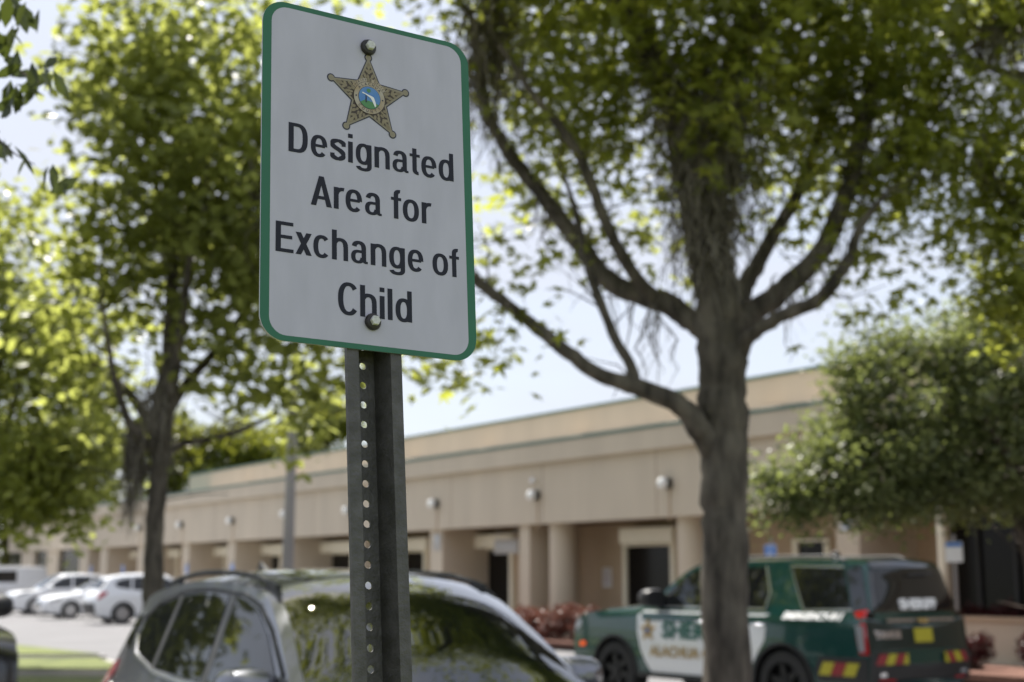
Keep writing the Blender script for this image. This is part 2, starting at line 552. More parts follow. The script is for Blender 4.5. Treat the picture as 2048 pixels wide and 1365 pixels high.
MB().lathe([(.05, .04), (.075, .08), (.06, .13), (.02, .15)], axis='y', n=14).build('sensor_dome', M['white'], sen, 50)

# notices
def panel_on(px0, px1, y0, y1, out, name, label, m, cat='sign', dep=.02):
    s0, s1 = s_at(px1, out), s_at(px0, out)
    pc = (px0 + px1) / 2
    z1, z0 = z_at(pc, y0, out), z_at(pc, y1, out)
    o = empty(name, at((s0 + s1) / 2, out, (z0 + z1) / 2), BROT)
    tag(o, label, cat)
    w, h = abs(s1 - s0), z1 - z0
    MB().box(-w / 2, w / 2, -dep, 0, -h / 2, h / 2).build('board', m, o)
    return o, w, h
o, w, h = panel_on(1205, 1222, 1136, 1175, -1.675, 'notice_board', 'narrow white notice with faint red lines on the tan wall', M['white'])
mm = MB()
for k in range(7): mm.box(-w * .36, w * .36, .0, .004, h * (.36 - k * .115), h * (.36 - k * .115) + h * .03)
mm.build('print', M['redvinyl'], o)
o, w, h = panel_on(866, 880, 1068, 1101, -.095, 'wall_notice', 'pale notice fixed high on the tan pier right of the sign post', M['concrete'])
MB().box(-w * .3, w * .3, 0, .004, 0, h * .35).build('print', M['rim'], o)
o, w, h = panel_on(1684, 1706, 1028, 1062, -.095, 'wall_notice', 'white notice with a blue panel on the pier under the round tree', M['white'])
MB().box(-w * .3, w * .3, 0, .004, -h * .3, h * .1).build('print', M['blue'], o)
o, w, h = panel_on(988, 1036, 1079, 1108, -.75, 'hanging_sign', 'pale grey sign hanging under the canopy in front of the wide dark door', M['concrete'], dep=.05)
MB().box(-w * .4, w * .4, .002, .006, -h * .12, -h * .06).box(-w * .4, w * .4, .002, .006, h * .10, h * .16).build('print', M['rim'], o)
for k in (-.34, .34): MB().box(w * k - .008, w * k + .008, -.03, -.02, h / 2, zD + .02 - o.location.z).build('hanger', M['rim'], o)

# blue and white accessible-parking signs along the walk
def parking_sign(loc, label, h=2.0, rz=BROT, wide=.34, tall=.60):
    o = empty('parking_sign', loc, rz)
    tag(o, label, 'parking sign', 'blue and white parking signs along the front walk')
    MB().lathe([(.03, 0), (.03, h + .1)], n=8).build('post', M['pole'], o, 40)
    pn = MB().box(-wide / 2, wide / 2, .032, .04, h - .02 - tall, h - .02).build('panel', M['white'], o)
    if tall < .5:
        MB().box(-wide / 2 + .01, wide / 2 - .01, .0405, .043, h - .10, h - .03).build('blue_field', M['blue'], pn)
        return o
    MB().box(-wide / 2 + .01, wide / 2 - .01, .0405, .043, h - .36, h - .03).build('blue_field', M['blue'], pn)
    sy = MB()
    sy.lathe([(.024, .0435), (.024, .046)], axis='y', c=(0, 0, h - .085), n=10)
    sy.box(-.012, .012, .0435, .046, h - .22, h - .11).box(-.012, .07, .0462, .048, h - .215, h - .195)
    ringp = []
    for k in range(14):
        a0 = R(150 + k * 15)
        ringp.append((.075 * math.cos(a0), .0455, h - .25 + .075 * math.sin(a0)))
    sy.tube(ringp, .010, 5)
    sy.build('symbol', M['white'], pn)
    return o
for px, lab in ((183, 'leftmost blue and white parking sign, before the last tan piers'), (247, 'blue and white parking sign just left of the mossy trunk'),
                (375, 'blue and white parking sign just right of the mossy trunk'), (466, 'blue and white parking sign above the grey car roof, second right of the trunk'),
                (1545, 'blue and white parking sign showing above the patrol car roof beside the trunk')):
    p = at(s_at(px, .7), .7, .15)
    parking_sign(p, lab, 1.95 if px < 500 else 2.15)
p = at(s_at(1911, 1.2), 1.2, .2)
parking_sign(p, 'blue topped white parking sign on a tan post behind the patrol car', 2.06, math.atan2(p.y, p.x) + R(75), .28, .33)

# tall grey pole in the lot
pp = W(574, 1148, 33.0); pp.z = 0
o = empty('light_pole', pp)
tag(o, 'tall weathered grey pole rising from the lot in front of the building', 'light pole')
MB().tube([(0, 0, 0), (.02, 0, 3.0), (.08, 0, 8.4)], [.15, .125, .085], 14).build('pole', M['pole'], o, 40)
MB().tube([(.08, 0, 8.2), (.5, -.1, 8.55), (1.0, -.2, 8.6)], .035, 8).build('arm', M['pole'], o, 40)
MB().box(.9, 1.45, -.36, -.1, 8.52, 8.66).build('lamp_head', M['rim'], o)
# ------------------------------------------------------------------ cars
class Car:
    """a car body grown from its side silhouette: local x forward, y left, z up"""
    def __init__(s, top, axles, rw, width, belt, tum, zsill, crown, nose=.10, shoulder=.03, tumc=0.0):
        s.top = [Vector((p[0], p[1])) for p in top]
        s.axles, s.rw, s.w, s.belt, s.tum, s.zsill, s.crown = axles, rw, width / 2, belt, tum, zsill, crown
        s.nose, s.shoulder, s.tumc = nose, shoulder, tumc
        xs = [p[0] for p in top]
        s.x0, s.x1 = min(xs), max(xs)
        s.xm, s.hl = (s.x0 + s.x1) / 2, (s.x1 - s.x0) / 2
        s.outline, s.ocrown = s.make_outline()
    def y(s, x, z):
        t = abs((x - s.xm) / s.hl)
        w = s.w * (1 - s.nose * t ** 4 - .02 * t ** 2)
        b = s.belt
        if z < b:
            k = (z - .72) / .5
            w -= .05 * max(0, -k) ** 2 + .012 * max(0, k) ** 2
            q = min(1, max(0, (z - (b - .10)) / .10)); q = q * q * (3 - 2 * q)
            w -= s.shoulder * q
            c = (z - (b - .20)) / .03                               # pressed character line
            w -= .012 * math.exp(-c * c)
        else:
            h = z - b
            w -= s.shoulder + .012 + s.tum * h + s.tumc * h * h
        return max(w, .05)
    def make_outline(s):
        pts = catmull([(p.x, 0, p.y) for p in s.top], 6)
        out = [(p.x, p.z) for p in pts]
        cr = []
        ctl = [c for c in s.crown]
        n = len(out)
        for i in range(n):
            u = i / 6
            i0 = int(u); f = u - i0
            c0 = ctl[min(i0, len(ctl) - 1)]; c1 = ctl[min(i0 + 1, len(ctl) - 1)]
            cr.append(c0 + (c1 - c0) * f)
        # underside from the rear to the front with the two wheel arches cut in
        r = s.rw + .055
        for xc in sorted(s.axles):
            a0 = math.asin(max(-1, min(1, (s.zsill - s.rw) / r)))
            a = math.pi - a0
            N = 18
            for k in range(N + 1):
                t = a + (a0 - a) * k / N
                out.append((xc + r * math.cos(t), s.rw + r * math.sin(t))); cr.append(0)
        return out, cr
    def build(s, parent, paint, under=None):
        P = s.outline
        n = len(P)
        vs2, fs = fill2d(P, .085)
        V = [(x, s.y(x, z), z) for x, z in vs2]
        nv = len(V)
        V += [(x, -y, z) for x, y, z in V]
        F = [tuple(reversed(f)) for f in fs] + [tuple(i + nv for i in f) for f in fs]
        look = {}
        for i, (x, z) in enumerate(vs2): look[(round(x, 5), round(z, 5))] = i
        NS = 14
        rows = []
        for i in range(n):
            x, z = P[i]
            pa, pb = P[(i - 1) % n], P[(i + 1) % n]
            t = Vector((pb[0] - pa[0], pb[1] - pa[1]))
            nn = Vector((t.y, -t.x)); nn.normalize()
            w = s.y(x, z)
            c = s.ocrown[i]
            j = look.get((round(x, 5), round(z, 5)))
            if j is None:
                j = min(range(len(vs2)), key=lambda k: (vs2[k][0] - x) ** 2 + (vs2[k][1] - z) ** 2)
            row = [j]
            for k in range(1, NS):
                u = 1 - 2 * k / NS
                u = math.copysign(1 - (1 - abs(u)) ** 1.25, u)
                b = c * (1 - abs(u) ** 2.6)
                row.append(len(V)); V.append((x + nn.x * b, u * w, z + nn.y * b))
            row.append(j + nv)
            rows.append(row)
        for i in range(n):
            a, b = rows[i], rows[(i + 1) % n]
            for k in range(NS):
                F.append((a[k], a[k + 1], b[k + 1], b[k]))
        o = mesh_obj('body', V, F, paint, parent)
        import bmesh
        bm = bmesh.new(); bm.from_mesh(o.data)
        bmesh.ops.recalc_face_normals(bm, faces=bm.faces)
        bm.to_mesh(o.data); bm.free()
        auto_smooth(o, 38)
        if under:
            o.data.materials.append(under)
            for p in o.data.polygons:
                c = p.center
                inside = any((c.x - ax) ** 2 + (c.z - s.rw) ** 2 < (s.rw + .056) ** 2 for ax in s.axles)
                if (p.normal.z < -.7 and c.z < s.zsill + .03) or (inside and abs(c.y) < s.y(c.x, c.z) - .01): p.material_index = 1
        s.NSW = NS
        return o
    def side(s, name, poly, m, parent, off=.006, side=1, step=.12, smooth=True, thick=.0):
        """a panel that lies on the body side; poly in (x, z)"""
        vs2, fs = fill2d(poly, step)
        V = [(x, side * (s.y(x, z) + off), z) for x, z in vs2]
        F = [tuple(reversed(f)) if side > 0 else tuple(f) for f in fs]
        # give it an edge that returns to the body
        n = len(poly)
        look = {(round(x, 5), round(z, 5)): i for i, (x, z) in enumerate(vs2)}
        idx = [look.get((round(p[0], 5), round(p[1], 5))) for p in poly]
        if all(i is not None for i in idx):
            b = len(V)
            V += [(p[0], side * (s.y(p[0], p[1]) - .004), p[1]) for p in poly]
            for i in range(n):
                j = (i + 1) % n
                F.append((idx[i], idx[j], b + j, b + i))
        o = mesh_obj(name, V, F, m, parent)
        return auto_smooth(o, 40)
    def line(s, name, pts, wid, m, parent, off=.008, side=1):
        P = [Vector((p[0], p[1])) for p in pts]
        Lf, Rt = [], []
        for i, p in enumerate(P):
            t = (P[min(i + 1, len(P) - 1)] - P[max(i - 1, 0)]).normalized()
            nn = Vector((-t.y, t.x)) * wid / 2
            Lf.append(p + nn); Rt.append(p - nn)
        return s.side(name, [tuple(p) for p in Lf] + [tuple(p) for p in reversed(Rt)], m, parent, off, side, 1.0)
    def band(s, name, i0, i1, u0, u1, m, parent, off=.006, inset=0):
        """a panel across the body (windshield, rear glass, hood ...) between two outline positions i0..i1 (control-point units)"""
        A, B = i0 * 6, i1 * 6
        N, K = 14, 16
        V, F = [], []
        P = s.outline
        for a in range(N + 1):
            t = A + (B - A) * a / N
            i = min(int(t), len(P) - 2); f = t - i
            x = P[i][0] + (P[i + 1][0] - P[i][0]) * f; z = P[i][1] + (P[i + 1][1] - P[i][1]) * f
            c = s.ocrown[i] + (s.ocrown[i + 1] - s.ocrown[i]) * f
            pa, pb = P[max(i - 1, 0)], P[min(i + 2, len(P) - 1)]
            tt = Vector((pb[0] - pa[0], pb[1] - pa[1])); nn = Vector((tt.y, -tt.x)).normalized()
            w = s.y(x, z)
            for k in range(K + 1):
                u = u0 + (u1 - u0) * k / K
                b = c * (1 - abs(u) ** 2.6) + off
                V.append((x + nn.x * b, u * w, z + nn.y * b))
        for a in range(N):
            for k in range(K):
                q = a * (K + 1) + k
                F.append((q, q + 1, q + K + 2, q + K + 1))
        o = mesh_obj(name, V, F, m, parent)
        import bmesh
        bm = bmesh.new(); bm.from_mesh(o.data)
        ed = [e for e in bm.edges if e.is_boundary]
        ex = bmesh.ops.extrude_edge_only(bm, edges=ed)['geom']
        ctr = Vector((s.xm, 0, .8))
        for v in [g for g in ex if isinstance(g, bmesh.types.BMVert)]:
            v.co += (ctr - v.co).normalized() * .016
        bmesh.ops.recalc_face_normals(bm, faces=bm.faces)
        bm.to_mesh(o.data); bm.free()
        # outward check
        me = o.data
        p = me.polygons[len(F) // 2]
        if p.normal.dot(p.center - ctr) < 0: me.flip_normals()
        return auto_smooth(o, 40)
    def letters(s, name, txt, x, z, size, m, parent, off=.010, side=1, shear=0.0, bold=0.0, sx=1.0):
        vs, fs = text2d(txt, size, shear, 'CENTER', bold, sx)
        V = []
        for a, b in vs:
            X = x - a if side > 0 else x + a
            V.append((X, side * (s.y(X, z + b) + off), z + b))
        return mesh_obj(name, V, fs, m, parent)
    def wheels(s, parent, rim_m, spokes=5, track_in=.12, twid=.22):
        for xc in s.axles:
            for sd in (1, -1):
                yy = sd * (s.y(xc, .7) - .015)
                r = s.rw
                t = MB()
                prof = [(r * .66, -twid / 2), (r * .93, -twid / 2), (r * .985, -twid * .42), (r, -twid * .30), (r, twid * .30), (r * .985, twid * .42), (r * .93, twid / 2), (r * .66, twid / 2)]
                c = (xc, yy - sd * twid / 2, r)
                t.lathe(prof, 'y', c, 28, cap=False)
                wo = t.build('wheel', M['tyre'], parent, 40)
                d = MB()
                d.lathe([(r * .68, -twid * .45), (r * .68, twid * .45), (r * .62, twid * .47)], 'y', (xc, c[1], r), 28, cap=False) if sd > 0 else \
                    d.lathe([(r * .62, -twid * .47), (r * .68, -twid * .45), (r * .68, twid * .45)], 'y', (xc, c[1], r), 28, cap=False)
                ys = yy - sd * .035
                for k in range(spokes):
                    a = 2 * math.pi * k / spokes + .3
                    ca, sa = math.cos(a), math.sin(a)
                    w0, w1 = r * .14, r * .085
                    q = [(-w0, 0), (w0, 0), (w1, r * .64), (-w1, r * .64)]
                    P3 = [(xc + ca * b + sa * a_, ys, r + sa * b - ca * a_) for a_, b in q]
                    P4 = [(p[0], ys - sd * .05, p[2]) for p in P3]
                    d.add(P3 + P4, [(0, 1, 2, 3), (7, 6, 5, 4), (0, 4, 5, 1), (1, 5, 6, 2), (2, 6, 7, 3), (3, 7, 4, 0)])
                hub = [(r * .18, 0), (r * .16, .02), (.02, .025)]
                d.lathe([(a_, sd * b) for a_, b in hub], 'y', (xc, ys, r), 16)
                d.lathe([(r * .60, -.01), (r * .60, .01)], 'y', (xc, ys - sd * .085, r), 24)
                d.build('rim', rim_m, wo, 40)

def mirror_part(parent, x, y, z, m, side, sc=1.0):
    """a door mirror: shaped housing on a short arm"""
    pts = []
    mb = MB()
    prof = [(.015, .13), (.055, .11), (.075, .05), (.078, -.02), (.07, -.05)]
    V, F = [], []
    n = 16
    for rr, xx in prof:
        for k in range(n):
            a = 2 * math.pi * k / n
            cy = math.copysign(abs(math.cos(a)) ** .7, math.cos(a)); cz = math.copysign(abs(math.sin(a)) ** .7, math.sin(a))
            V.append((x + xx * sc, y + side * .10 * sc + cy * rr * 1.75 * sc, z + cz * rr * 1.15 * sc))
    for i in range(len(prof) - 1):
        for k in range(n):
            k2 = (k + 1) % n
            F.append((i * n + k, i * n + k2, (i + 1) * n + k2, (i + 1) * n + k))
    F.append(tuple(range(n)))
    F.append(tuple((len(prof) - 1) * n + k for k in range(n)))
    mb.add(V, F)
    mb.box(x - .03, x + .04, y - side * .04, y + side * .05, z - .10 * sc, z - .05 * sc)
    return mb.build('door_mirror', m, parent, 50)

def handle(car, parent, x, z, m, side):
    y = side * (car.y(x, z) + .006)
    mb = MB()
    mb.tube([(x + .10, y, z), (x + .08, y + side * .03, z), (x - .08, y + side * .03, z), (x - .10, y, z)], .012, 8)
    return mb.build('handle', m, parent, 50)

def rot_place(o, x, y, ang):
    o.location = (x, y, 0.006)
    o.rotation_euler = (0, 0, ang)

def corner_place(o, lx, ly, wx, wy, ang):
    c, s = math.cos(ang), math.sin(ang)
    rot_place(o, wx - (c * lx - s * ly), wy - (s * lx + c * ly), ang)

# ---- grey crossover nearest the sign
M['pillar'] = mat('satin_pillar', (0.10, 0.098, 0.095), 0.35, 0.3)
SUV_TOP = [(2.10, .24), (2.24, .42), (2.25, .66), (2.14, .86), (1.70, .96), (1.25, 1.02), (.97, 1.18), (.62, 1.43), (.34, 1.585), (0, 1.648), (-.55, 1.672), (-1.1, 1.655), (-1.62, 1.59),
           (-1.80, 1.50), (-1.98, 1.26), (-2.12, 1.08), (-2.24, .86), (-2.25, .62), (-2.20, .40), (-2.08, .27)]
SUV_CR = [.10, .14, .16, .14, .07, .05, .14, .17, .11, .075, .07, .06, .05, .06, .08, .09, .10, .10, .08, .02]
def crossover(name, paint, label, cat, glass_front, detail=True):
    root = empty(name)
    tag(root, label, cat)
    c = Car(SUV_TOP, (1.36, -1.32), .36, 1.86, 1.06, .36, .25, SUV_CR, nose=.13, shoulder=.035)
    c.build(root, paint, M['black_trim'])
    c.band('windshield', 5.25, 8.05, -.925, .925, glass_front, root)
    c.band('rear_glass', 13.1, 14.6, -.86, .86, M['tint'], root)
    c.band('roof_glass', 8.3, 10.7, -.66, .66, M['gloss_black'], root, .005)
    for sd in (1, -1):
        fw = [(.86, 1.115), (.80, 1.20), (.52, 1.40), (.28, 1.52), (.02, 1.575), (-.12, 1.59), (-.08, 1.12)]
        rw = [(-.17, 1.13), (-.21, 1.592), (-.60, 1.60), (-.94, 1.585), (-.99, 1.20), (-.97, 1.165)]
        qw = [(-1.06, 1.175), (-1.02, 1.575), (-1.36, 1.52), (-1.56, 1.43), (-1.60, 1.34), (-1.50, 1.245)]
        g = c.side('window', fw, M['tint'], root, .006, sd)
        c.side('window', rw, M['tint'], root, .006, sd)
        c.side('window', qw, M['tint'], root, .006, sd)
        c.side('rear_quarter_glass', [(-1.74, 1.24), (-1.70, 1.46), (-1.775, 1.46), (-1.93, 1.28)], M['tint'], root, .006, sd)
        c.line('window_trim', [(.90, 1.09), (-.1, 1.10), (-1.0, 1.145), (-1.5, 1.22), (-1.63, 1.33)], .022, M['chrome'], root, .011, sd)
        c.line('window_frame', [(.86, 1.225), (.54, 1.43), (.28, 1.548), (.02, 1.602), (-.55, 1.626), (-.95, 1.612), (-1.36, 1.545), (-1.60, 1.44)], .020, M['black_trim'], root, .010, sd)
        c.line('pillar_trim', [(-.125, 1.59), (-.125, 1.12)], .075, M['pillar'], root, .008, sd)
        c.line('pillar_trim', [(-.98, 1.58), (-1.03, 1.17)], .06, M['pillar'], root, .008, sd)
        dfront = [(1.02, 1.02), (1.0, .6), (.92, .33), (-.10, .33), (-.11, 1.03)]
        drear = [(-.14, 1.03), (-.13, .33), (-.80, .33), (-.98, .62), (-1.06, .80), (-1.04, 1.08)]
        d1 = c.side('door', dfront, paint, root, .004, sd)
        d2 = c.side('door', drear, paint, root, .004, sd)
        handle(c, d1, .03, .93, M['chrome'], sd)
        handle(c, d2, -.86, .96, M['chrome'], sd)
        c.line('sill_trim', [(1.0, .28), (0, .275), (-.93, .28)], .05, M['black_trim'], root, .012, sd)
        c.side('tail_light', [(-1.90, 1.10), (-1.93, 1.17), (-2.07, 1.13), (-2.17, 1.00), (-2.205, .90), (-2.08, .98)], M['red_lens'], root, .012, sd)
        c.side('headlight', [(2.20, .80), (2.12, .90), (1.72, .995), (1.66, .95), (1.9, .82)], M['clear'], root, .010, sd)
        mirror_part(root, .74, sd * (c.y(.74, 1.13) + .01), 1.165, paint, sd, 1.1)
        rl = MB()
        rp = []
        for k in range(13):
            x = .42 - k * 1.9 / 12
            pz = [p for p in c.outline[:90] if p[1] > 1.3]
            z0 = min(pz, key=lambda p: abs(p[0] - x))[1]
            lift = .036 * (1 - abs((x + .50) / 1.0) ** 6)
            rp.append((x, sd * (c.y(x, z0) - .05), z0 + .015 + lift))
        rl.tube(rp, [.012 if k in (0, 12) else .016 for k in range(13)], 8)
        for k in (1, 11):
            x, y, z = rp[k]
            rl.box(x - .07, x + .07, y - .016, y + .016, z - .085, z)
        rl.build('roof_rail', M['black_trim'], root, 50)
    c.band('grille', 1.4, 2.7, -.55, .55, M['gloss_black'], root, .008)
    c.band('rear_bumper', 17.4, 18.8, -.93, .93, M['black_trim'], root, .012)
    wp = MB(); wp.tube([(1.06, -.1, 1.235), (.86, -.55, 1.36)], .010, 6)
    wp.tube([(1.08, .35, 1.235), (1.0, -.2, 1.285)], .010, 6)
    wp.build('wiper', M['black_trim'], root)
    an = MB(); an.add([(-1.28, -.03, 1.70), (-1.28, .03, 1.70), (-1.5, .03, 1.69), (-1.5, -.03, 1.69), (-1.47, 0, 1.80)], [(0, 1, 4), (1, 2, 4), (2, 3, 4), (3, 0, 4)])
    an.build('antenna', M['black_trim'], root)
    c.wheels(root, M['rim'])
    return root, c

car, _ = crossover('parked_crossover', M['grey_paint'], 'grey crossover parked behind the perforated sign post, windshield mirroring the trees', 'car', M['screen'])
GA = math.atan2(-.846, .533)

# ---- green and white patrol car
TAH_TOP = [(2.52, .30), (2.64, .48), (2.66, .80), (2.60, 1.06), (2.35, 1.17), (1.75, 1.235), (1.22, 1.275), (.98, 1.36), (.62, 1.62), (.36, 1.775), (.05, 1.845), (-.7, 1.868), (-1.6, 1.862), (-2.30, 1.835),
           (-2.46, 1.79), (-2.52, 1.60), (-2.60, 1.28), (-2.63, 1.02), (-2.655, .80), (-2.66, .62), (-2.62, .46), (-2.48, .34)]
TAH_CR = [.05, .09, .10, .09, .06, .05, .09, .10, .08, .055, .05, .05, .05, .05, .055, .06, .06, .06, .07, .08, .06, .02]
def patrol(name, paint, police=True):
    root = empty(name)
    c = Car(TAH_TOP, (1.72, -1.36),   .405, 1.91, 1.27, .26, .36, TAH_CR, nose=.075, shoulder=.055)
    c.build(root, paint, M['black_trim'])
    c.band('windshield', 6.55, 9.15, -.93, .93, M['tint'], root)
    rg = c.band('rear_glass', 14.35, 15.95, -.88, .88, M['tint'], root)
    c.band('spoiler', 13.3, 14.25, -.93, .93, M['gloss_black'] if police else paint, root, .018)
    trim = M['chrome']
    for sd in (1, -1):
        c.side('window', [(.86, 1.30), (.80, 1.40), (.50, 1.64), (.30, 1.745), (.08, 1.785), (-.10, 1.79), (-.10, 1.30)], M['tint'], root, .006, sd)
        c.side('window', [(-.19, 1.30), (-.19, 1.792), (-.95, 1.795), (-1.06, 1.50), (-1.03, 1.30)], M['tint'], root, .006, sd)
        c.side('window', [(-1.38, 1.79), (-2.16, 1.775), (-2.34, 1.32), (-1.66, 1.30)], M['tint'], root, .006, sd)
        c.line('pillar_trim', [(-.145, 1.80), (-.145, 1.30)], .075, M['gloss_black'], root, .007, sd)
        c.line('window_trim', [(.90, 1.283), (-.1, 1.283), (-1.05, 1.283), (-1.10, 1.50), (-.98, 1.81)], .024, trim, root, .012, sd)
        c.line('window_trim', [(-2.17, 1.795), (-1.37, 1.81), (-1.66, 1.283), (-2.36, 1.30)], .022, trim, root, .012, sd)
        c.line('rear_pillar_trim', [(-2.30, 1.79), (-2.47, 1.31)], .20, M['gloss_black'], root, .008, sd)
        dm = M['white_paint'] if police else paint
        d1 = c.side('door', [(1.16, 1.255), (1.22, 1.15), (1.22, .95), (1.16, .72), (1.06, .55), (.96, .43), (-.13, .43), (-.13, 1.255)], dm, root, .006, sd)
        d2 = c.side('door', [(-.155, 1.255), (-.155, .43), (-.78, .43), (-.86, .60), (-1.0, .80), (-1.18, 1.06), (-1.26, 1.255)], dm, root, .006, sd)
        handle(c, d1, .0, 1.10, trim, sd)
        handle(c, d2, -.99, 1.10, trim, sd)
        c.line('sill_step', [(1.2, .39), (0, .385), (-.88, .39)], .05, M['black_trim'], root, .05, sd)
        for ax in c.axles:
            arc = [(ax + .475 * math.cos(R(t)), .405 + .475 * math.sin(R(t))) for t in range(-4, 185, 8)]
            c.line('wheel_arch_trim', arc, .035, M['black_trim'], root, .014, sd)
        c.side('tail_light', [(-2.40, 1.28), (-2.46, 1.00), (-2.50, .80), (-2.64, .80), (-2.615, 1.10), (-2.57, 1.31)], M['red_lens'], root, .012, sd)
        c.side('reverse_light', [(-2.445, 1.13), (-2.50, .83), (-2.575, .83), (-2.545, 1.13)], M['clear'], root, .018, sd)
        c.side('headlight', [(2.63, .92), (2.60, 1.04), (2.46, 1.08), (2.50, .98)], M['clear'], root, .010, sd)
        c.side('side_marker', [(2.50, .71), (2.50, .77), (2.38, .78), (2.38, .72)], M['amber'], root, .012, sd)
        if police: c.side('bumper_corner', [(-1.90, .47), (-2.58, .47), (-2.60, .60), (-2.60, .76), (-1.93, .76), (-1.86, .62)], M['black_trim'], root, .010, sd)
        mirror_part(root, .80, sd * (c.y(.80, 1.30) + .03), 1.395, M['black_trim'], sd, 1.35)
        rr = MB()
        rr.tube([(.1, sd * (c.y(0, 1.84) - .10), 1.86), (-.1, sd * (c.y(0, 1.84) - .10), 1.925), (-1.9, sd * (c.y(-1.5, 1.84) - .10), 1.925), (-2.1, sd * (c.y(-2, 1.84) - .10), 1.87)], .016, 8)
        rr.build('roof_rail', M['black_trim'] if police else trim, root, 50)
        if police:
            star = []
            for k in range(10):
                rr_ = .155 if k % 2 == 0 else .068
                a = R(90 + 36 * k)
                star.append((1.0 + rr_ * math.cos(a), .97 + rr_ * math.sin(a)))
            st = c.side('star_decal', star, M['gold'], d1, .024, sd, .2)
            c.side('star_seal', [(1.0 + .032 * math.cos(R(t)), .97 + .032 * math.sin(R(t))) for t in range(0, 360, 30)], M['blue'], d1, .029, sd, .2)
            xo = -.02 if sd > 0 else .02
            c.letters('lettering', 'SHERIFF', xo + .12 * sd, .975, .29, M['letter_green'], d1, .026, sd, bold=.012, sx=1.22)
            c.letters('lettering', 'ALACHUA COUNTY', -.08 + .12 * sd, .70, .19, M['gold'], d2, .026, sd, bold=.006, sx=1.05)
            c.letters('lettering', 'EMERGENCY-911', -1.82, 1.215, .115, M['letter_white'], root, .024, sd, .25, .004, 1.02)
            for k, col in enumerate(('yellow', 'redvinyl', 'yellow', 'redvinyl')):
                x0 = -1.92 - k * .17
                if k == 3: continue
                c.side('chevron', [(x0, .55), (x0 - .16, .55), (x0 - .235, .70), (x0 - .075, .70)], M[col], root, .020, sd, .3)
    if police:
        # rear face: bumper, tailgate fittings, chevrons, lettering
        def rear_x(z):
            P = c.outline[14 * 6:21 * 6]
            for i in range(len(P) - 1):
                if P[i][1] >= z >= P[i + 1][1]:
                    f = (P[i][1] - z) / max(1e-6, P[i][1] - P[i + 1][1])
                    return P[i][0] + (P[i + 1][0] - P[i][0]) * f, .065
            return P[-1][0], .06
        def rear(name, polys, m, par=root, off=.012):
            V, F = [], []
            for poly in polys:
                vs2, fs = fill2d(poly, .12)
                n0 = len(V)
                for y, z in vs2:
                    x, cr_ = rear_x(z)
                    u = y / c.y(x, z)
                    V.append((x - cr_ * (1 - min(1, abs(u)) ** 2.6) - off, y, z))
                F += [tuple(i + n0 for i in reversed(f)) for f in fs]
            return mesh_obj(name, V, F, m, par)
        def rect(y0, y1, z0, z1): return [(y0, z0), (y1, z0), (y1, z1), (y0, z1)]
        rear('shaded_tailgate', [rect(-.92, .92, .80, 1.20)], M['shaded_green'], off=.008)  # panel laid over the green tailgate, its dark colour stands for tree shade
        c.band('rear_surround', 14.3, 16.05, -.975, .975, M['gloss_black'], root, .003)
        rear('tailgate_band', [rect(-.90, .90, 1.205, 1.27)], M['gloss_black'], off=.012)
        bar = rear('chrome_bar', [rect(-.62, .62, 1.165, 1.20)], M['chrome'], off=.035)
        rear('bow_emblem', [[(-.10, 1.15), (.06, 1.15), (.06, 1.165), (.10, 1.165), (.10, 1.20), (-.06, 1.20), (-.06, 1.19), (-.10, 1.19)]], M['gold'], bar, .040)
        rear('licence_plate', [rect(-.17, .17, .93, 1.09)], M['yellow'], off=.02)
        rear('rear_bumper', [rect(-.93, .93, .46, .80)], M['black_trim'], off=.03)
        rear('bumper_strip', [rect(-.80, .80, .555, .60)], M['chrome'], off=.045)
        rear('reflector', [rect(.55, .80, .50, .525)], M['red_lens'], off=.04)
        rear('reflector', [rect(-.80, -.55, .50, .525)], M['red_lens'], off=.04)
        for sgn in (1, -1):
            for k, col in enumerate(('redvinyl', 'yellow', 'redvinyl', 'yellow')):
                y0 = sgn * (.86 - k * .14)
                y1 = sgn * (.86 - (k + 1) * .14 + .008)
                sk = -sgn * .07
                rear('chevron', [[(y0, .69), (y1, .69), (y1 + sk, .81), (y0 + sk, .81)]] if k < 3 else [[(y0, .69), (y1 + .03 * sgn, .69), (y1 + .03 * sgn, .81), (y0 + sk, .81)]], M[col], root, .036)
        def rear_text(txt, y, z, size, m, par, off, bold=.006, sx=1.0):
            vs, fs = text2d(txt, size, 0, 'CENTER', bold, sx)
            V = []
            for a, b in vs:
                x, cr_ = rear_x(z + b)
                yy = y - a
                u = yy / c.y(x, z + b)
                V.append((x - cr_ * (1 - min(1, abs(u)) ** 2.6) - off, yy, z + b))
            return mesh_obj('lettering', V, fs, m, par)
        rear_text('SHERIFF', 0.0, 1.36, .15, M['letter_white'], rg, .016, .010, 1.3)
        rear_text('TAHOE', .60, 1.02, .11, M['chrome'], root, .014, .008, 1.1)
        for v in root.children:
            pass
        wpr = MB(); wpr.tube([(-2.60, .1, 1.70), (-2.61, -.35, 1.72)], .012, 6)
        wpr.build('rear_wiper', M['black_trim'], root)
        beac = MB(); beac.lathe([(.05, 0), (.06, .03), (.04, .07), (.01, .08)], c=(-1.7, .3, 1.91), n=12)
        beac.build('roof_antenna', M['black_trim'], root, 50)
        beac = MB(); beac.box(-.05, .12, -.45, .45, 1.885, 1.93); beac.build('roof_light', M['black_trim'], root)
    c.wheels(root, M['rim_black'] if police else M['rim'], 6, twid=.28)
    return root, c

pc, _ = patrol('patrol_car', M['green_paint'])
tag(pc, 'green and white sheriff patrol SUV with red and yellow chevrons parked behind the thick trunk', 'patrol car')
corner_place(pc, -2.62, .925, 4.02, 16.5, math.atan2(.799, -.602))

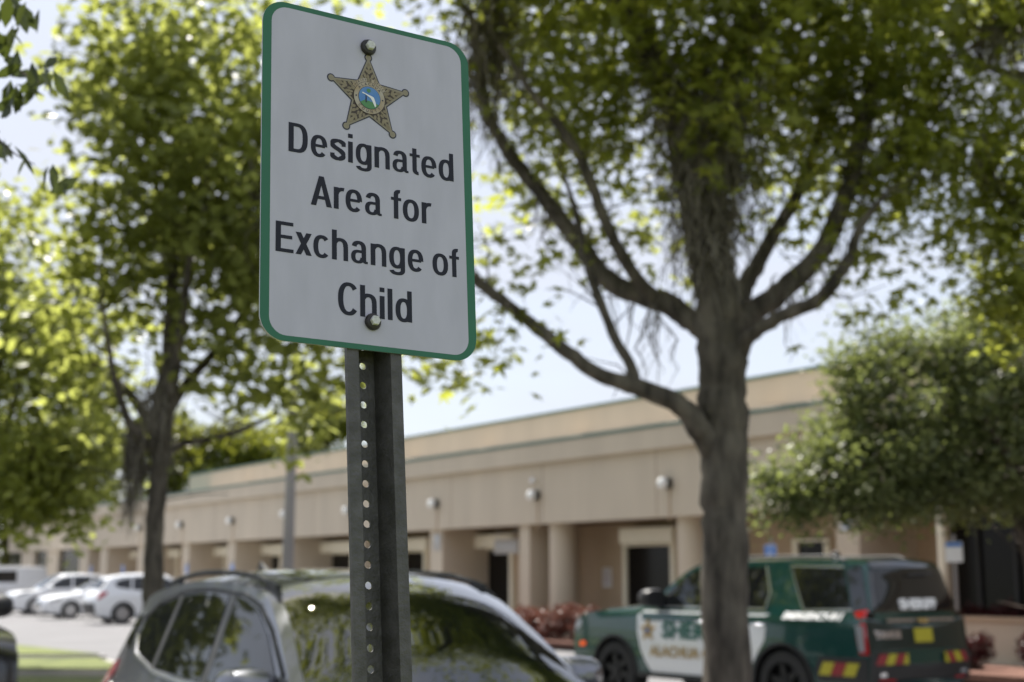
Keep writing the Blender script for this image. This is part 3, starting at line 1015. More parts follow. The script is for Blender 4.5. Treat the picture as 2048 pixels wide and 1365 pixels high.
# black SUV cut by the left edge
bc, _ = patrol('parked_suv', M['black_paint'], False)
tag(bc, 'black SUV at the left edge of the picture, only its front corner and mirror showing', 'car')
corner_place(car, .95, -.74, -.99, 7.02, GA)
corner_place(bc, 2.5, .95, -4.36, 13.0, GA)

# ---- white cars in front of the building
SED_TOP = [(2.20, .24), (2.32, .40), (2.33, .58), (2.22, .74), (1.75, .86), (1.15, .94), (.92, 1.02), (.45, 1.27), (.15, 1.39), (-.35, 1.44), (-.9, 1.41), (-1.35, 1.27), (-1.75, 1.08), (-2.15, 1.03), (-2.30, .98),
           (-2.36, .75), (-2.34, .52), (-2.22, .30)]
SED_CR = [.10, .14, .15, .13, .09, .06, .13, .13, .08, .06, .05, .07, .09, .05, .06, .09, .09, .02]
VAN_TOP = [(2.45, .35), (2.58, .50), (2.58, .85), (2.48, 1.05), (2.15, 1.15), (1.75, 1.25), (1.50, 1.40), (1.10, 1.80), (.85, 1.98), (.4, 2.05), (-1.0, 2.07), (-2.2, 2.05), (-2.48, 1.98), (-2.56, 1.6), (-2.60, 1.1), (-2.62, .65), (-2.58, .45), (-2.45, .36)]
VAN_CR = [.06, .10, .11, .10, .08, .06, .10, .11, .08, .05, .05, .05, .05, .05, .06, .06, .04, .02]
def white_car(name, top, crn, axles, rw, width, belt, tum, zs, wsh, rgl, wins, hl, tl, tint=M['tint']):
    root = empty(name)
    c = Car(top, axles, rw, width, belt, tum, zs, crn, nose=.11)
    c.build(root, M['white_paint'], M['black_trim'])
    c.band('windshield', *wsh, -.92, .92, M['screen'], root)
    c.band('rear_glass', *rgl, -.85, .85, tint, root)
    for sd in (1, -1):
        for wpoly in wins: c.side('window', wpoly, tint, root, .006, sd)
        c.side('headlight', hl, M['clear'], root, .010, sd)
        c.side('tail_light', tl, M['red_lens'], root, .012, sd)
        xw = wins[0][0][0]
        mirror_part(root, xw - .08, sd * (c.y(xw - .08, belt + .05) + .01), belt + .07, M['white_paint'], sd, 1.0)
        c.line('sill_trim', [(axles[0] - .5, zs + .03), (axles[1] + .5, zs + .03)], .06, M['black_trim'], root, .01, sd)
        dx = wins[0][-1][0] if len(wins) > 1 else 0
        c.line('door_seam', [(dx - .03, belt - .03), (dx - .02, zs + .1)], .012, M['black_trim'], root, .004, sd)
        d = c.side('door', [(dx + .98, belt - .05), (dx + .95, zs + .14), (dx, zs + .14), (dx, belt - .05)], M['white_paint'], root, .004, sd)
        handle(c, d, dx + .14, belt - .13, M['chrome'], sd)
    c.band('rear_bumper', len(top) - 3.4, len(top) - 1.9, -.92, .92, M['black_trim'], root, .012)
    c.band('grille', 1.3, 2.4, -.5, .5, M['gloss_black'], root, .008)
    c.wheels(root, M['rim'], 7)
    return root
wsedan = white_car('parked_sedan', SED_TOP, SED_CR, (1.42, -1.38), .33, 1.84, .95, .42, .22, (5.9, 8.1), (10.9, 12.2),
                   [[(.70, .99), (.40, 1.18), (.08, 1.32), (-.15, 1.345), (-.12, .99)], [(-.20, .99), (-.22, 1.345), (-.80, 1.32), (-1.15, 1.19), (-1.28, 1.04), (-1.0, .99)]],
                   [(2.26, .62), (2.16, .72), (1.75, .80), (1.85, .68)], [(-2.0, .98), (-2.25, .95), (-2.31, .78), (-2.05, .84)])
wsuv = white_car('parked_crossover', SUV_TOP, SUV_CR, (1.36, -1.32), .36, 1.86, 1.06, .36, .25, (5.25, 8.05), (13.1, 14.6),
                 [[(.86, 1.115), (.80, 1.20), (.52, 1.40), (.28, 1.52), (.02, 1.575), (-.12, 1.59), (-.08, 1.12)], [(-.17, 1.13), (-.21, 1.592), (-.60, 1.60), (-.94, 1.585), (-.99, 1.20), (-.97, 1.165)],
                  [(-1.06, 1.175), (-1.02, 1.575), (-1.36, 1.52), (-1.56, 1.43), (-1.60, 1.34), (-1.50, 1.245)]],
                 [(2.20, .80), (2.12, .90), (1.72, .995), (1.66, .95), (1.9, .82)], [(-1.86, 1.04), (-1.90, 1.12), (-2.10, 1.08), (-2.20, .95), (-2.21, .84), (-2.06, .90)])
wvan = white_car('parked_van', VAN_TOP, VAN_CR, (1.62, -1.50), .38, 2.0, 1.20, .10, .34, (6.2, 8.2), (12.3, 13.3),
                 [[(1.38, 1.27), (1.30, 1.42), (1.02, 1.72), (.80, 1.84), (.42, 1.86), (.42, 1.27)], [(.30, 1.28), (.30, 1.86), (-1.0, 1.87), (-1.0, 1.28)]],
                 [(2.53, .84), (2.45, 1.0), (2.15, 1.06), (2.2, .90)], [(-2.50, 1.20), (-2.50, .85), (-2.585, .85), (-2.57, 1.2)])
AOUT = math.atan2(NV.y, NV.x)
def lot(o, px, out, label, nose_out=True, turn=0.0):
    p = at(s_at(px, out), out)
    rot_place(o, p.x, p.y, AOUT + turn + (0 if nose_out else math.pi))
    tag(o, label, 'car', 'white vehicles parked along the building')
lot(wvan, -14, 3.4, 'tall white van at the far left of the row of white vehicles')
wvan['category'] = 'van'
lot(wsuv, 130, 3.5, 'white crossover second in the row, nose to the lot beside the van')
lot(wsedan, 206, 3.6, 'white sedan third in the row, nose out, beside the car showing a red tail light')
o = copy_tree(wsuv); lot(o, 308, 3.7, 'white crossover with its red tail light showing, left of the mossy trunk', False)
# ------------------------------------------------------------------ trees and plants
LM = dict(
    gum=leaf_mat('sweetgum_leaf', (0.022, 0.034, 0.012), (0.065, 0.088, 0.024), (0.68, 0.73, 0.10), 0.50, 0.45, 0.36),
    bright=leaf_mat('young_leaf', (0.050, 0.064, 0.022), (0.11, 0.13, 0.042), (0.64, 0.69, 0.16), 0.52, 0.40, 0.38),
    small=leaf_mat('small_oak_leaf', (0.052, 0.068, 0.032), (0.19, 0.21, 0.095), (0.38, 0.44, 0.12), 0.40, 0.4, 0.45),
    far=leaf_mat('far_leaf', (0.06, 0.08, 0.02), (0.12, 0.14, 0.03), (0.40, 0.42, 0.05), 0.45, 0.3),
    near=leaf_mat('near_leaf', (0.018, 0.028, 0.012), (0.045, 0.062, 0.022), (0.14, 0.18, 0.03), 0.3, 0.5),
    red=leaf_mat('red_leaf', (0.07, 0.025, 0.022), (0.19, 0.085, 0.065), (0.28, 0.11, 0.07), 0.3, 0.4),
    darkred=leaf_mat('dark_red_leaf', (0.03, 0.012, 0.012), (0.09, 0.02, 0.022), (0.15, 0.03, 0.03), 0.3, 0.3),
    dark=leaf_mat('dark_leaf', (0.015, 0.022, 0.010), (0.035, 0.050, 0.018), (0.09, 0.12, 0.02), 0.3, 0.4),
)
def star_leaf():
    pts = []
    for k in range(5):
        a = R(90 + (k - 2) * 58)
        L = 1.0 if k == 2 else (.92 if k in (1, 3) else .70)
        pts.append((L * math.cos(a), L * math.sin(a)))
        if k < 4:
            b = R(90 + (k - 1.5) * 58)
            pts.append((.36 * math.cos(b), .36 * math.sin(b)))
    pts.append((-.05, -.16)); pts.insert(0, (.05, -.16))
    v = [(0, 0.1, 0.0)] + [(x * .55, y * .55, -.10 * (x * x + y * y)) for x, y in pts]
    n = len(pts)
    f = [(0, i + 1, (i + 1) % n + 1) for i in range(n)]
    return np.array(v), f
def oval_leaf(w=.36):
    v = np.array([(0, -.5, 0), (w * .5, -.12, .03), (w * .42, .22, .0), (0, .5, -.06), (-w * .42, .22, 0), (-w * .5, -.12, .03)])
    return v, [(0, 1, 2, 3), (0, 3, 4, 5)]
def rhomb_leaf(w=.5):
    return np.array([(0, -.5, 0), (w / 2, 0, .05), (0, .5, 0), (-w / 2, 0, .05)]), [(0, 1, 2, 3)]

def leaf_mesh(name, centres, sizes, tint, template, m, parent, rng, up=.6, droop=.0):
    tv, tf = template
    n = len(centres)
    # random frames, biased so that blades lie roughly level
    nrm = rng.normal(size=(n, 3)); nrm /= np.linalg.norm(nrm, axis=1)[:, None]
    nrm[:, 2] = np.abs(nrm[:, 2]) + up
    nrm /= np.linalg.norm(nrm, axis=1)[:, None]
    t = rng.normal(size=(n, 3)); t[:, 2] -= droop
    t -= nrm * (t * nrm).sum(1)[:, None]
    t /= np.linalg.norm(t, axis=1)[:, None] + 1e-9
    b = np.cross(t, nrm)
    V = centres[:, None, :] + sizes[:, None, None] * (tv[None, :, 0:1] * b[:, None, :] + tv[None, :, 1:2] * t[:, None, :] + tv[None, :, 2:3] * nrm[:, None, :])
    k = len(tv)
    V = V.reshape(-1, 3)
    me = bpy.data.meshes.new(name)
    fl = np.array([len(f) for f in tf])
    idx = np.concatenate([np.array(f) for f in tf])
    L = (idx[None, :] + (np.arange(n) * k)[:, None]).ravel()
    tot = np.tile(fl, n)
    start = np.concatenate([[0], np.cumsum(tot)[:-1]])
    me.vertices.add(len(V)); me.vertices.foreach_set('co', V.ravel().astype(np.float32))
    me.loops.add(len(L)); me.loops.foreach_set('vertex_index', L.astype(np.int32))
    me.polygons.add(len(tot)); me.polygons.foreach_set('loop_start', start.astype(np.int32))
    me.update(calc_edges=True)
    at_ = me.attributes.new('tint', 'FLOAT', 'POINT')
    at_.data.foreach_set('value', np.repeat(tint, k).astype(np.float32))
    me.materials.append(m)
    o = bpy.data.objects.new(name, me)
    COL.objects.link(o)
    if parent:
        o.parent = parent
        me.transform(Matrix.Translation(-Vector(parent.location)))
    return o

def blob_points(blobs, per_twig, spread, rng, hollow=0.0):
    """leaf positions gathered round twig tips inside the given ellipsoids: (centre, radii, count)"""
    C, T = [], []
    for c, r, n in blobs:
        nt = max(1, int(n / per_twig))
        p = rng.normal(size=(nt, 3)); p /= np.linalg.norm(p, axis=1)[:, None]
        rad = rng.uniform(hollow, 1, nt) ** (1 / 2.6)
        p = p * rad[:, None] * np.array(r) + np.array(c)
        tt = rng.uniform(0, 1, nt)
        q = np.repeat(p, per_twig, 0) + rng.normal(size=(nt * per_twig, 3)) * spread * np.array([1, 1, .75])
        C.append(q)
        T.append(np.clip(np.repeat(tt, per_twig) * .7 + rng.uniform(0, .3, nt * per_twig), 0, 1))
    return np.concatenate(C), np.concatenate(T)

def pb(px, py, Y, rx, ry, dep, n):
    """an ellipsoid of foliage seen at a photo position: pixel radii rx, ry at distance Y, depth radius in metres"""
    p = W(px, py, Y)
    return (p, (rx * Y / 2880, dep, ry * Y / 2880), n)

def limb_mesh(mb, spec, rng, n=9, jit=.012, sub=6):
    """spec: list of (point, radius)"""
    P = catmull([s[0] for s in spec], sub)
    rr = []
    for i in range(len(spec) - 1):
        for k in range(sub):
            rr.append(spec[i][1] + (spec[i + 1][1] - spec[i][1]) * k / sub)
    rr.append(spec[-1][1])
    P2 = []
    for i, p in enumerate(P):
        j = rr[i] * .07
        P2.append(p + Vector(rng.normal(size=3) * j) if 0 < i < len(P) - 1 else p)
    rr = [r * (1 + rng.normal() * .03) for r in rr]
    mb.tube(P2, rr, n)
    return P2

def px_limb(pts):
    """(px, py, Y, width in photo pixels) -> (point, radius)"""
    return [(W(x, y, Y), w * Y / 2880 / 2 * (.88 if w < 70 else 1.0)) for x, y, Y, w in pts]

def twigs(mb, limbs, rng, count, length, r0=.012):
    for P in limbs:
        for k in range(count):
            i = rng.integers(len(P) // 3, len(P))
            p = Vector(P[i])
            d = Vector(rng.normal(size=3)); d.z = abs(d.z) * .8; d.normalize()
            q = p + d * length * rng.uniform(.3, .7)
            e = q + (d + Vector(rng.normal(size=3)) * .5).normalized() * length * rng.uniform(.3, .7)
            mb.tube([p, q, e], [r0, r0 * .7, r0 * .3], 5)

def moss_clump(name, spots, rng, parent, n, length, spread, thick=.006, wander=.085):
    """hanging strands of Spanish moss below a set of points"""
    V, F = [], []
    sp = [Vector(s) for s in spots]
    for k in range(n):
        i = rng.integers(0, max(1, len(sp) - 1))
        f = rng.uniform()
        p = sp[i].lerp(sp[min(i + 1, len(sp) - 1)], f) + Vector(rng.normal(size=3) * spread)
        L = length * rng.uniform(.25, 1.0) ** 1.3
        ns = 6
        a = rng.uniform(0, math.pi)
        w = thick * rng.uniform(.6, 1.6)
        ux, uy = math.cos(a) * w, math.sin(a) * w
        b = len(V)
        q = Vector(p)
        for j in range(ns + 1):
            t = 1 - .85 * (j / ns) ** 2
            V.append((q.x - ux * t, q.y - uy * t, q.z)); V.append((q.x + ux * t, q.y + uy * t, q.z))
            q = q + Vector((rng.normal() * L * wander, rng.normal() * L * wander, -L / ns))
        for j in range(ns):
            F.append((b + 2 * j, b + 2 * j + 1, b + 2 * j + 3, b + 2 * j + 2))
    o = mesh_obj(name, V, F, M['moss'], parent)
    if parent: o.data.transform(Matrix.Translation(-Vector(parent.location)))
    return o

def shift(o, root):
    o.data.transform(Matrix.Translation(-Vector(root.location)))
    return o

# ---- the large sweetgum on the right
rng = np.random.default_rng(7)
root = empty('sweetgum_tree', (W(1452, 1148, 11).x, 11, 0.15))
tag(root, 'thick trunked dark sweetgum hung with moss, standing in front of the patrol car', 'tree')
t = MB(); limbs = []
def L(pts, n=10): limbs.append(limb_mesh(t, px_limb(pts), rng, n))
b0 = root.location
limbs.append(limb_mesh(t, [(Vector((b0.x + .02, 11, -.1)), .27), (Vector((b0.x + .01, 11, .25)), .205)] + px_limb([(1457, 1365, 11, 98), (1452, 1150, 11, 92), (1449, 1000, 11, 92), (1450, 870, 11, 96), (1446, 760, 11, 98), (1440, 660, 11, 98), (1430, 560, 11, 92), (1405, 430, 11.1, 92), (1380, 320, 11.2, 84), (1345, 200, 11.3, 66), (1312, 120, 11.4, 50), (1285, 20, 11.5, 40), (1260, -120, 11.6, 30), (1230, -300, 11.6, 18)]), rng, 16))
L([(1445, 925, 11, 60), (1405, 868, 10.9, 58), (1362, 812, 10.8, 50), (1285, 778, 10.7, 46), (1205, 752, 10.6, 36), (1135, 705, 10.5, 34), (1045, 632, 10.4, 28), (960, 568, 10.3, 26), (885, 515, 10.2, 18), (800, 470, 10.1, 8)])
L([(1268, 775, 10.7, 34), (1262, 735, 10.75, 26), (1232, 680, 10.8, 24), (1200, 605, 10.9, 22), (1172, 520, 11, 20), (1150, 420, 11.1, 14), (1120, 330, 11.2, 8)])
L([(1440, 690, 11, 62), (1398, 652, 11.1, 54), (1330, 608, 11.2, 54), (1225, 568, 11.35, 50), (1160, 490, 11.5, 42), (1092, 400, 11.6, 36), (1022, 312, 11.7, 32), (980, 235, 11.8, 28), (955, 130, 11.9, 22), (940, 20, 12, 12)])
L([(1310, 600, 11.2, 34), (1262, 540, 11.0, 30), (1215, 455, 10.8, 28), (1180, 360, 10.7, 26), (1140, 282, 10.6, 24), (1060, 180, 10.5, 18), (1000, 90, 10.4, 10)])
L([(1450, 680, 11, 66), (1500, 628, 11, 58), (1568, 578, 10.9, 52), (1640, 505, 10.9, 46), (1690, 400, 11, 44), (1718, 290, 11, 42), (1742, 180, 11.1, 34), (1765, 50, 11.2, 26), (1790, -120, 11.3, 14)])
L([(1470, 720, 11, 52), (1500, 672, 10.8, 36), (1565, 632, 10.6, 32), (1640, 598, 10.4, 32), (1692, 528, 10.3, 28), (1722, 450, 10.2, 18), (1780, 380, 10.1, 8)])
L([(1455, 650, 11, 52), (1490, 575, 11.2, 42), (1530, 500, 11.4, 36), (1582, 410, 11.6, 30), (1622, 320, 11.7, 28), (1660, 190, 11.8, 20), (1680, 60, 12, 12)])
L([(960, 60, 11.9, 16), (860, -80, 11.8, 14), (740, -200, 11.6, 12), (600, -290, 11.6, 7)])
limbs.append(limb_mesh(t, [(W(1345, 200, 11.3), .11), (Vector((.6, 10.6, 6.6)), .08), (Vector((-.2, 9.4, 7.4)), .06), (Vector((-.9, 8.0, 7.4)), .03), (Vector((-1.2, 7.0, 7.2)), .01)], rng))
limbs.append(limb_mesh(t, [(W(1440, 300, 10.9), .10), (Vector((1.9, 9.9, 6.6)), .07), (Vector((2.2, 8.6, 7.3)), .04), (Vector((2.2, 7.6, 7.5)), .01)], rng))
L([(1400, 420, 11.1, 44), (1440, 300, 10.8, 34), (1480, 160, 10.6, 26), (1500, 0, 10.5, 16)])
L([(1690, 400, 11, 34), (1760, 330, 11.1, 28), (1840, 250, 11.2, 20), (1900, 190, 11.3, 10)])
twigs(t, limbs[1:], rng, 12, .6, .008)
o = shift(t.build('trunk', M['bark'], root), root); auto_smooth(o, 80)
blobs = [
    # top of the picture, left of the trunk: airy and lit through
    pb(1010, 60, 12.3, 120, 110, .9, 900), pb(1130, 60, 11.5, 130, 120, 1.0, 1300), pb(1060, 200, 12.4, 110, 90, .7, 650), pb(1190, 220, 11.2, 120, 110, .8, 1100),
    pb(1260, 110, 10.6, 120, 120, .9, 1300), pb(1110, 330, 12.2, 100, 70, .6, 380), pb(1250, 340, 11.6, 100, 80, .7, 420), pb(1020, 420, 12.6, 90, 110, .7, 330),
    pb(1230, 455, 11.5, 70, 60, .5, 170), pb(1330, 420, 11.8, 60, 90, .5, 220), pb(1110, 420, 11.8, 80, 50, .5, 130), pb(1010, 520, 10.6, 60, 70, .5, 170),
    pb(985, 670, 10.4, 60, 70, .5, 190), pb(905, 730, 10.3, 70, 60, .5, 190), pb(1290, 530, 11.3, 55, 40, .4, 110), pb(1180, 520, 11.6, 40, 40, .3, 60),
    # dark mass above and right of the trunk
    pb(1400, 70, 10.6, 150, 130, 1.1, 2300), pb(1560, 70, 10.6, 150, 130, 1.2, 2600), pb(1720, 80, 10.8, 150, 130, 1.2, 2500), pb(1850, 90, 11, 110, 130, 1.0, 1500),
    pb(1550, 220, 11.3, 140, 110, .9, 1500), pb(1700, 230, 11.5, 130, 110, .9, 1400), pb(1830, 220, 11.2, 120, 110, .9, 1400), pb(1620, 340, 11.5, 110, 80, .7, 560),
    pb(1760, 350, 11.0, 110, 90, .7, 900), pb(1860, 330, 10.8, 90, 100, .7, 900), pb(1830, 430, 10.7, 80, 60, .5, 520), pb(1900, 270, 11, 60, 80, .5, 380), pb(1560, 420, 11.8, 70, 60, .5, 170),
    pb(1720, 560, 10.3, 60, 60, .35, 170), pb(1795, 585, 10.2, 45, 40, .3, 90), pb(1650, 480, 10.8, 50, 60, .4, 130), pb(1500, 320, 10.4, 90, 90, .6, 520), pb(1440, 200, 10.2, 90, 90, .6, 620),
    pb(1700, 450, 10.6, 60, 50, .4, 190), pb(1770, 480, 10.5, 40, 40, .3, 80),
    # the rest of the crown, above the picture
    pb(700, -250, 11.3, 330, 130, 2.2, 2300), pb(480, -330, 11.8, 260, 140, 2.0, 1600), pb(820, -420, 10.2, 300, 120, 1.8, 1500),
    pb(1300, -170, 11, 330, 150, 1.9, 2600), pb(1650, -190, 11, 340, 160, 2.0, 2900), pb(1000, -120, 11.8, 240, 130, 1.6, 1500), pb(1450, -420, 11.2, 420, 170, 2.2, 2600), pb(1900, -120, 11, 200, 150, 1.6, 1400),
]
blobs = [(c_, r_, int(n_ * ((.46 if c_[0] < .9 else .30) if c_[2] < 6.2 else (1.0 if c_[0] > .6 else .5)))) for c_, r_, n_ in blobs] + [((0, 9.5, 7.3), (2.6, 1.8, 1.0), 2300), ((-2.4, 9.8, 7.2), (1.9, 1.8, 1.0), 1500), ((2.4, 8.6, 7.2), (2.0, 1.6, 1.0), 1500), ((.5, 12.5, 9.2), (3.0, 2.2, 1.3), 2300), ((-.4, 7.4, 6.6), (2.0, 1.2, .7), 900), ((-2.6, 10.3, 7.7), (2.2, 2.0, 1.1), 1500), ((-2.3, 10.2, 7.0), (.9, .9, .5), 750), ((-3.6, 8.4, 7.0), (1.5, 1.5, .9), 800), ((-1.0, 11.6, 8.4), (2.0, 1.6, 1.0), 900)]
C, T = blob_points(blobs, 22, .22, rng)
leaf_mesh('crown', C, rng.uniform(.10, .22, len(C)), T, star_leaf(), LM['gum'], root, rng, .45, .3)
for i, (li, n, ln, sp, th) in enumerate(((3, 130, .55, .06, .006), (5, 150, .60, .07, .006), (12, 60, .6, .08, .006), (11, 120, .8, .1, .007))):
    P = limbs[li]
    moss_clump('moss', P[len(P) // 4:], rng, root, n, ln, sp, th)
# the thick mossy sleeve on the upper trunk
moss_clump('moss', [W(1320, 120, 10.95), W(1370, 180, 10.8), W(1390, 280, 10.8), W(1400, 400, 10.8), W(1425, 500, 10.8)], rng, root, 1500, .55, .15, .006)
moss_clump('moss', [W(1400, 60, 11.0), W(1440, 200, 10.8), W(1450, 300, 10.8), W(1445, 380, 10.8)], rng, root, 1200, .55, .16, .006)
moss_clump('moss', [W(1000, -60, 11.9), W(985, 40, 11.9), W(965, 120, 11.8)], rng, root, 330, 1.1, .10, .007)
moss_clump('moss', [W(1300, 620, 11.15), W(1310, 615, 11.15), W(1320, 640, 11.15)], rng, root, 26, .75, .04, .006)

# ---- the tree on the left
rng = np.random.default_rng(11)
YL = 19.5
root = empty('maple_tree', (W(305, 1148, YL).x, YL, 0.15))
tag(root, 'slender mossy trunked yellow-green tree on the grass strip left of the sign', 'tree')
t = MB(); limbs = []
def L2(pts, n=9): limbs.append(limb_mesh(t, px_limb(pts), rng, n))
limbs.append(limb_mesh(t, [(Vector((root.location.x, YL, -.1)), .25), (Vector((root.location.x, YL, .3)), .18)] + px_limb([(304, 1250, YL, 48), (306, 1160, YL, 46), (310, 1040, YL, 42), (318, 940, YL, 42), (322, 870, YL, 50), (330, 790, YL, 46), (340, 690, YL + .1, 36), (345, 560, YL + .2, 30), (350, 420, YL + .3, 24), (360, 250, YL + .3, 18), (365, 80, YL + .3, 10)]), rng, 14))
L2([(325, 850, YL, 38), (345, 770, YL - .2, 30), (362, 660, YL - .4, 24), (372, 570, YL - .5, 20), (388, 490, YL - .6, 14), (420, 380, YL - .7, 8)])
L2([(318, 880, YL, 34), (285, 820, YL + .3, 26), (240, 770, YL + .6, 22), (180, 725, YL + .8, 16), (110, 660, YL + 1, 8)])
L2([(325, 915, YL, 26), (360, 890, YL + .2, 18), (410, 880, YL + .3, 15), (480, 862, YL + .4, 12), (560, 825, YL + .5, 7)])
L2([(325, 840, YL, 30), (380, 760, YL + .4, 24), (440, 690, YL + .6, 20), (510, 590, YL + .8, 16), (560, 470, YL + .9, 10)])
L2([(310, 900, YL, 30), (275, 870, YL - .4, 24), (240, 800, YL - .6, 18), (215, 680, YL - .8, 12), (200, 560, YL - .8, 6)])
L2([(300, 930, YL, 22), (270, 960, YL - .1, 18), (255, 900, YL - .2, 12)])
twigs(t, limbs, rng, 12, 1.0)
auto_smooth(shift(t.build('trunk', M['bark'], root), root), 80)
blobs = [
    pb(330, 90, YL, 150, 110, 1.6, 2600), pb(250, 200, YL - .6, 110, 110, 1.3, 1900), pb(420, 190, YL, 130, 130, 1.6, 2800), pb(330, 330, YL, 150, 120, 1.7, 2900), pb(450, 350, YL, 130, 130, 1.6, 3000),
    pb(200, 380, YL - .5, 80, 80, 1.0, 700), pb(420, 480, YL, 120, 90, 1.3, 2000), pb(300, 470, YL, 110, 80, 1.3, 1300), pb(220, 520, YL - .4, 90, 80, 1.0, 850), pb(500, 500, YL + .3, 120, 120, 1.3, 1800),
    pb(150, 590, YL + .4, 80, 70, 1.0, 600), pb(250, 620, YL, 90, 60, 1.0, 650), pb(490, 650, YL, 130, 80, 1.1, 1100), pb(600, 720, YL + .4, 90, 80, .9, 650), pb(420, 720, YL, 70, 60, .8, 300),
    pb(180, 700, YL + .5, 90, 60, 1.0, 450), pb(560, 800, YL + .5, 80, 70, .8, 400), pb(620, 860, YL + .5, 50, 50, .5, 150), pb(170, 150, YL - .4, 70, 70, .8, 350), pb(460, 780, YL + .3, 60, 40, .7, 160),
    pb(580, 300, YL + .4, 120, 260, 1.4, 2200), pb(400, -110, YL, 260, 130, 2.2, 2800), pb(230, 800, YL, 60, 50, .7, 220), pb(150, 800, YL + .5, 60, 60, .8, 250), pb(860, 740, YL + .6, 60, 50, .6, 170), pb(720, 650, YL + .6, 110, 90, .8, 700), pb(480, 570, YL + .3, 70, 70, .9, 800), pb(640, 780, YL + .5, 60, 60, .6, 420), pb(700, 260, YL + .4, 150, 230, 1.4, 2600), pb(760, 520, YL + .6, 140, 120, 1.0, 1600),
]
blobs = [(c_, tuple(v * 1.18 for v in r_), int(n_ * .32)) for c_, r_, n_ in blobs]
C, T = blob_points(blobs, 16, .28, rng)
leaf_mesh('crown', C, rng.uniform(.11, .27, len(C)), T, oval_leaf(.62), LM['bright'], root, rng, .4, .3)
moss_clump('moss', [W(262, 860, YL - .1), W(270, 850, YL - .1), W(276, 870, YL - .1)], rng, root, 260, 1.5, .05, .009, .02)
moss_clump('moss', [W(300, 800, YL - .2), W(325, 760, YL - .2), W(330, 850, YL - .3)], rng, root, 200, 1.0, .09, .009, .03)
moss_clump('moss', [W(520, 330, YL - .3), W(530, 420, YL - .3)], rng, root, 150, 1.2, .12, .010)

# ---- tree reaching in from the right edge
rng = np.random.default_rng(5)
root = empty('oak_tree', (5.15, 11.6, 0.006))
tag(root, 'mossy branched tree reaching in at the right edge above the round tree', 'tree')
t = MB(); limbs = []
limbs.append(limb_mesh(t, [(Vector((5.15, 11.6, -.1)), .26), (Vector((5.12, 11.6, .6)), .20), (Vector((5.1, 11.6, 2.6)), .18), (Vector((5.0, 11.5, 4.2)), .15), (Vector((4.9, 11.4, 6.2)), .10), (Vector((4.9, 11.3, 8.4)), .04)], rng, 14))
limbs.append(limb_mesh(t, [(Vector((5.0, 11.5, 4.4)), .09)] + px_limb([(2140, -60, 11.2, 34), (2048, 12, 11, 28), (1990, 60, 10.9, 22), (1938, 98, 10.8, 14), (1890, 120, 10.7, 7)]), rng))
limbs.append(limb_mesh(t, [(Vector((5.05, 11.5, 3.9)), .08)] + px_limb([(2120, 200, 11.4, 26), (2048, 155, 11.5, 18), (1985, 140, 11.6, 14), (1930, 118, 11.7, 7)]), rng))
limbs.append(limb_mesh(t, [(Vector((5.08, 11.5, 3.2)), .08)] + px_limb([(2130, 470, 11.2, 26), (2050, 430, 11, 18), (1990, 380, 10.9, 10), (1950, 360, 10.8, 5)]), rng))
twigs(t, limbs[1:], rng, 14, .6)
auto_smooth(shift(t.build('trunk', M['bark2'], root), root), 80)
blobs = [pb(2020, 60, 11, 60, 60, .7, 260), pb(2010, 230, 11, 60, 60, .7, 230), pb(1990, 330, 11, 55, 60, .5, 190), pb(2030, 420, 11, 60, 80, .6, 330), pb(1975, 480, 10.9, 55, 60, .5, 170), pb(2030, 560, 10.9, 55, 70, .6, 380),
         pb(1960, 590, 10.8, 45, 40, .4, 90), pb(2060, 640, 10.8, 60, 60, .6, 420), pb(2130, 400, 11.2, 110, 300, 1.2, 2200), pb(2100, -60, 11.4, 200, 130, 1.4, 1500), pb(2300, 200, 11.6, 200, 350, 1.6, 2600), pb(1950, 400, 11, 30, 40, .3, 60)]
C, T = blob_points(blobs, 7, .15, rng)
leaf_mesh('crown', C, rng.uniform(.10, .17, len(C)), T, star_leaf(), LM['gum'], root, rng, .45, .3)
moss_clump('moss', [W(2048, 10, 11), W(1990, 60, 10.9), W(1960, 85, 10.9)], rng, root, 160, .7, .06, .006)
moss_clump('moss', [W(2048, 160, 11.5), W(2030, 160, 11.5)], rng, root, 70, .9, .06, .006)

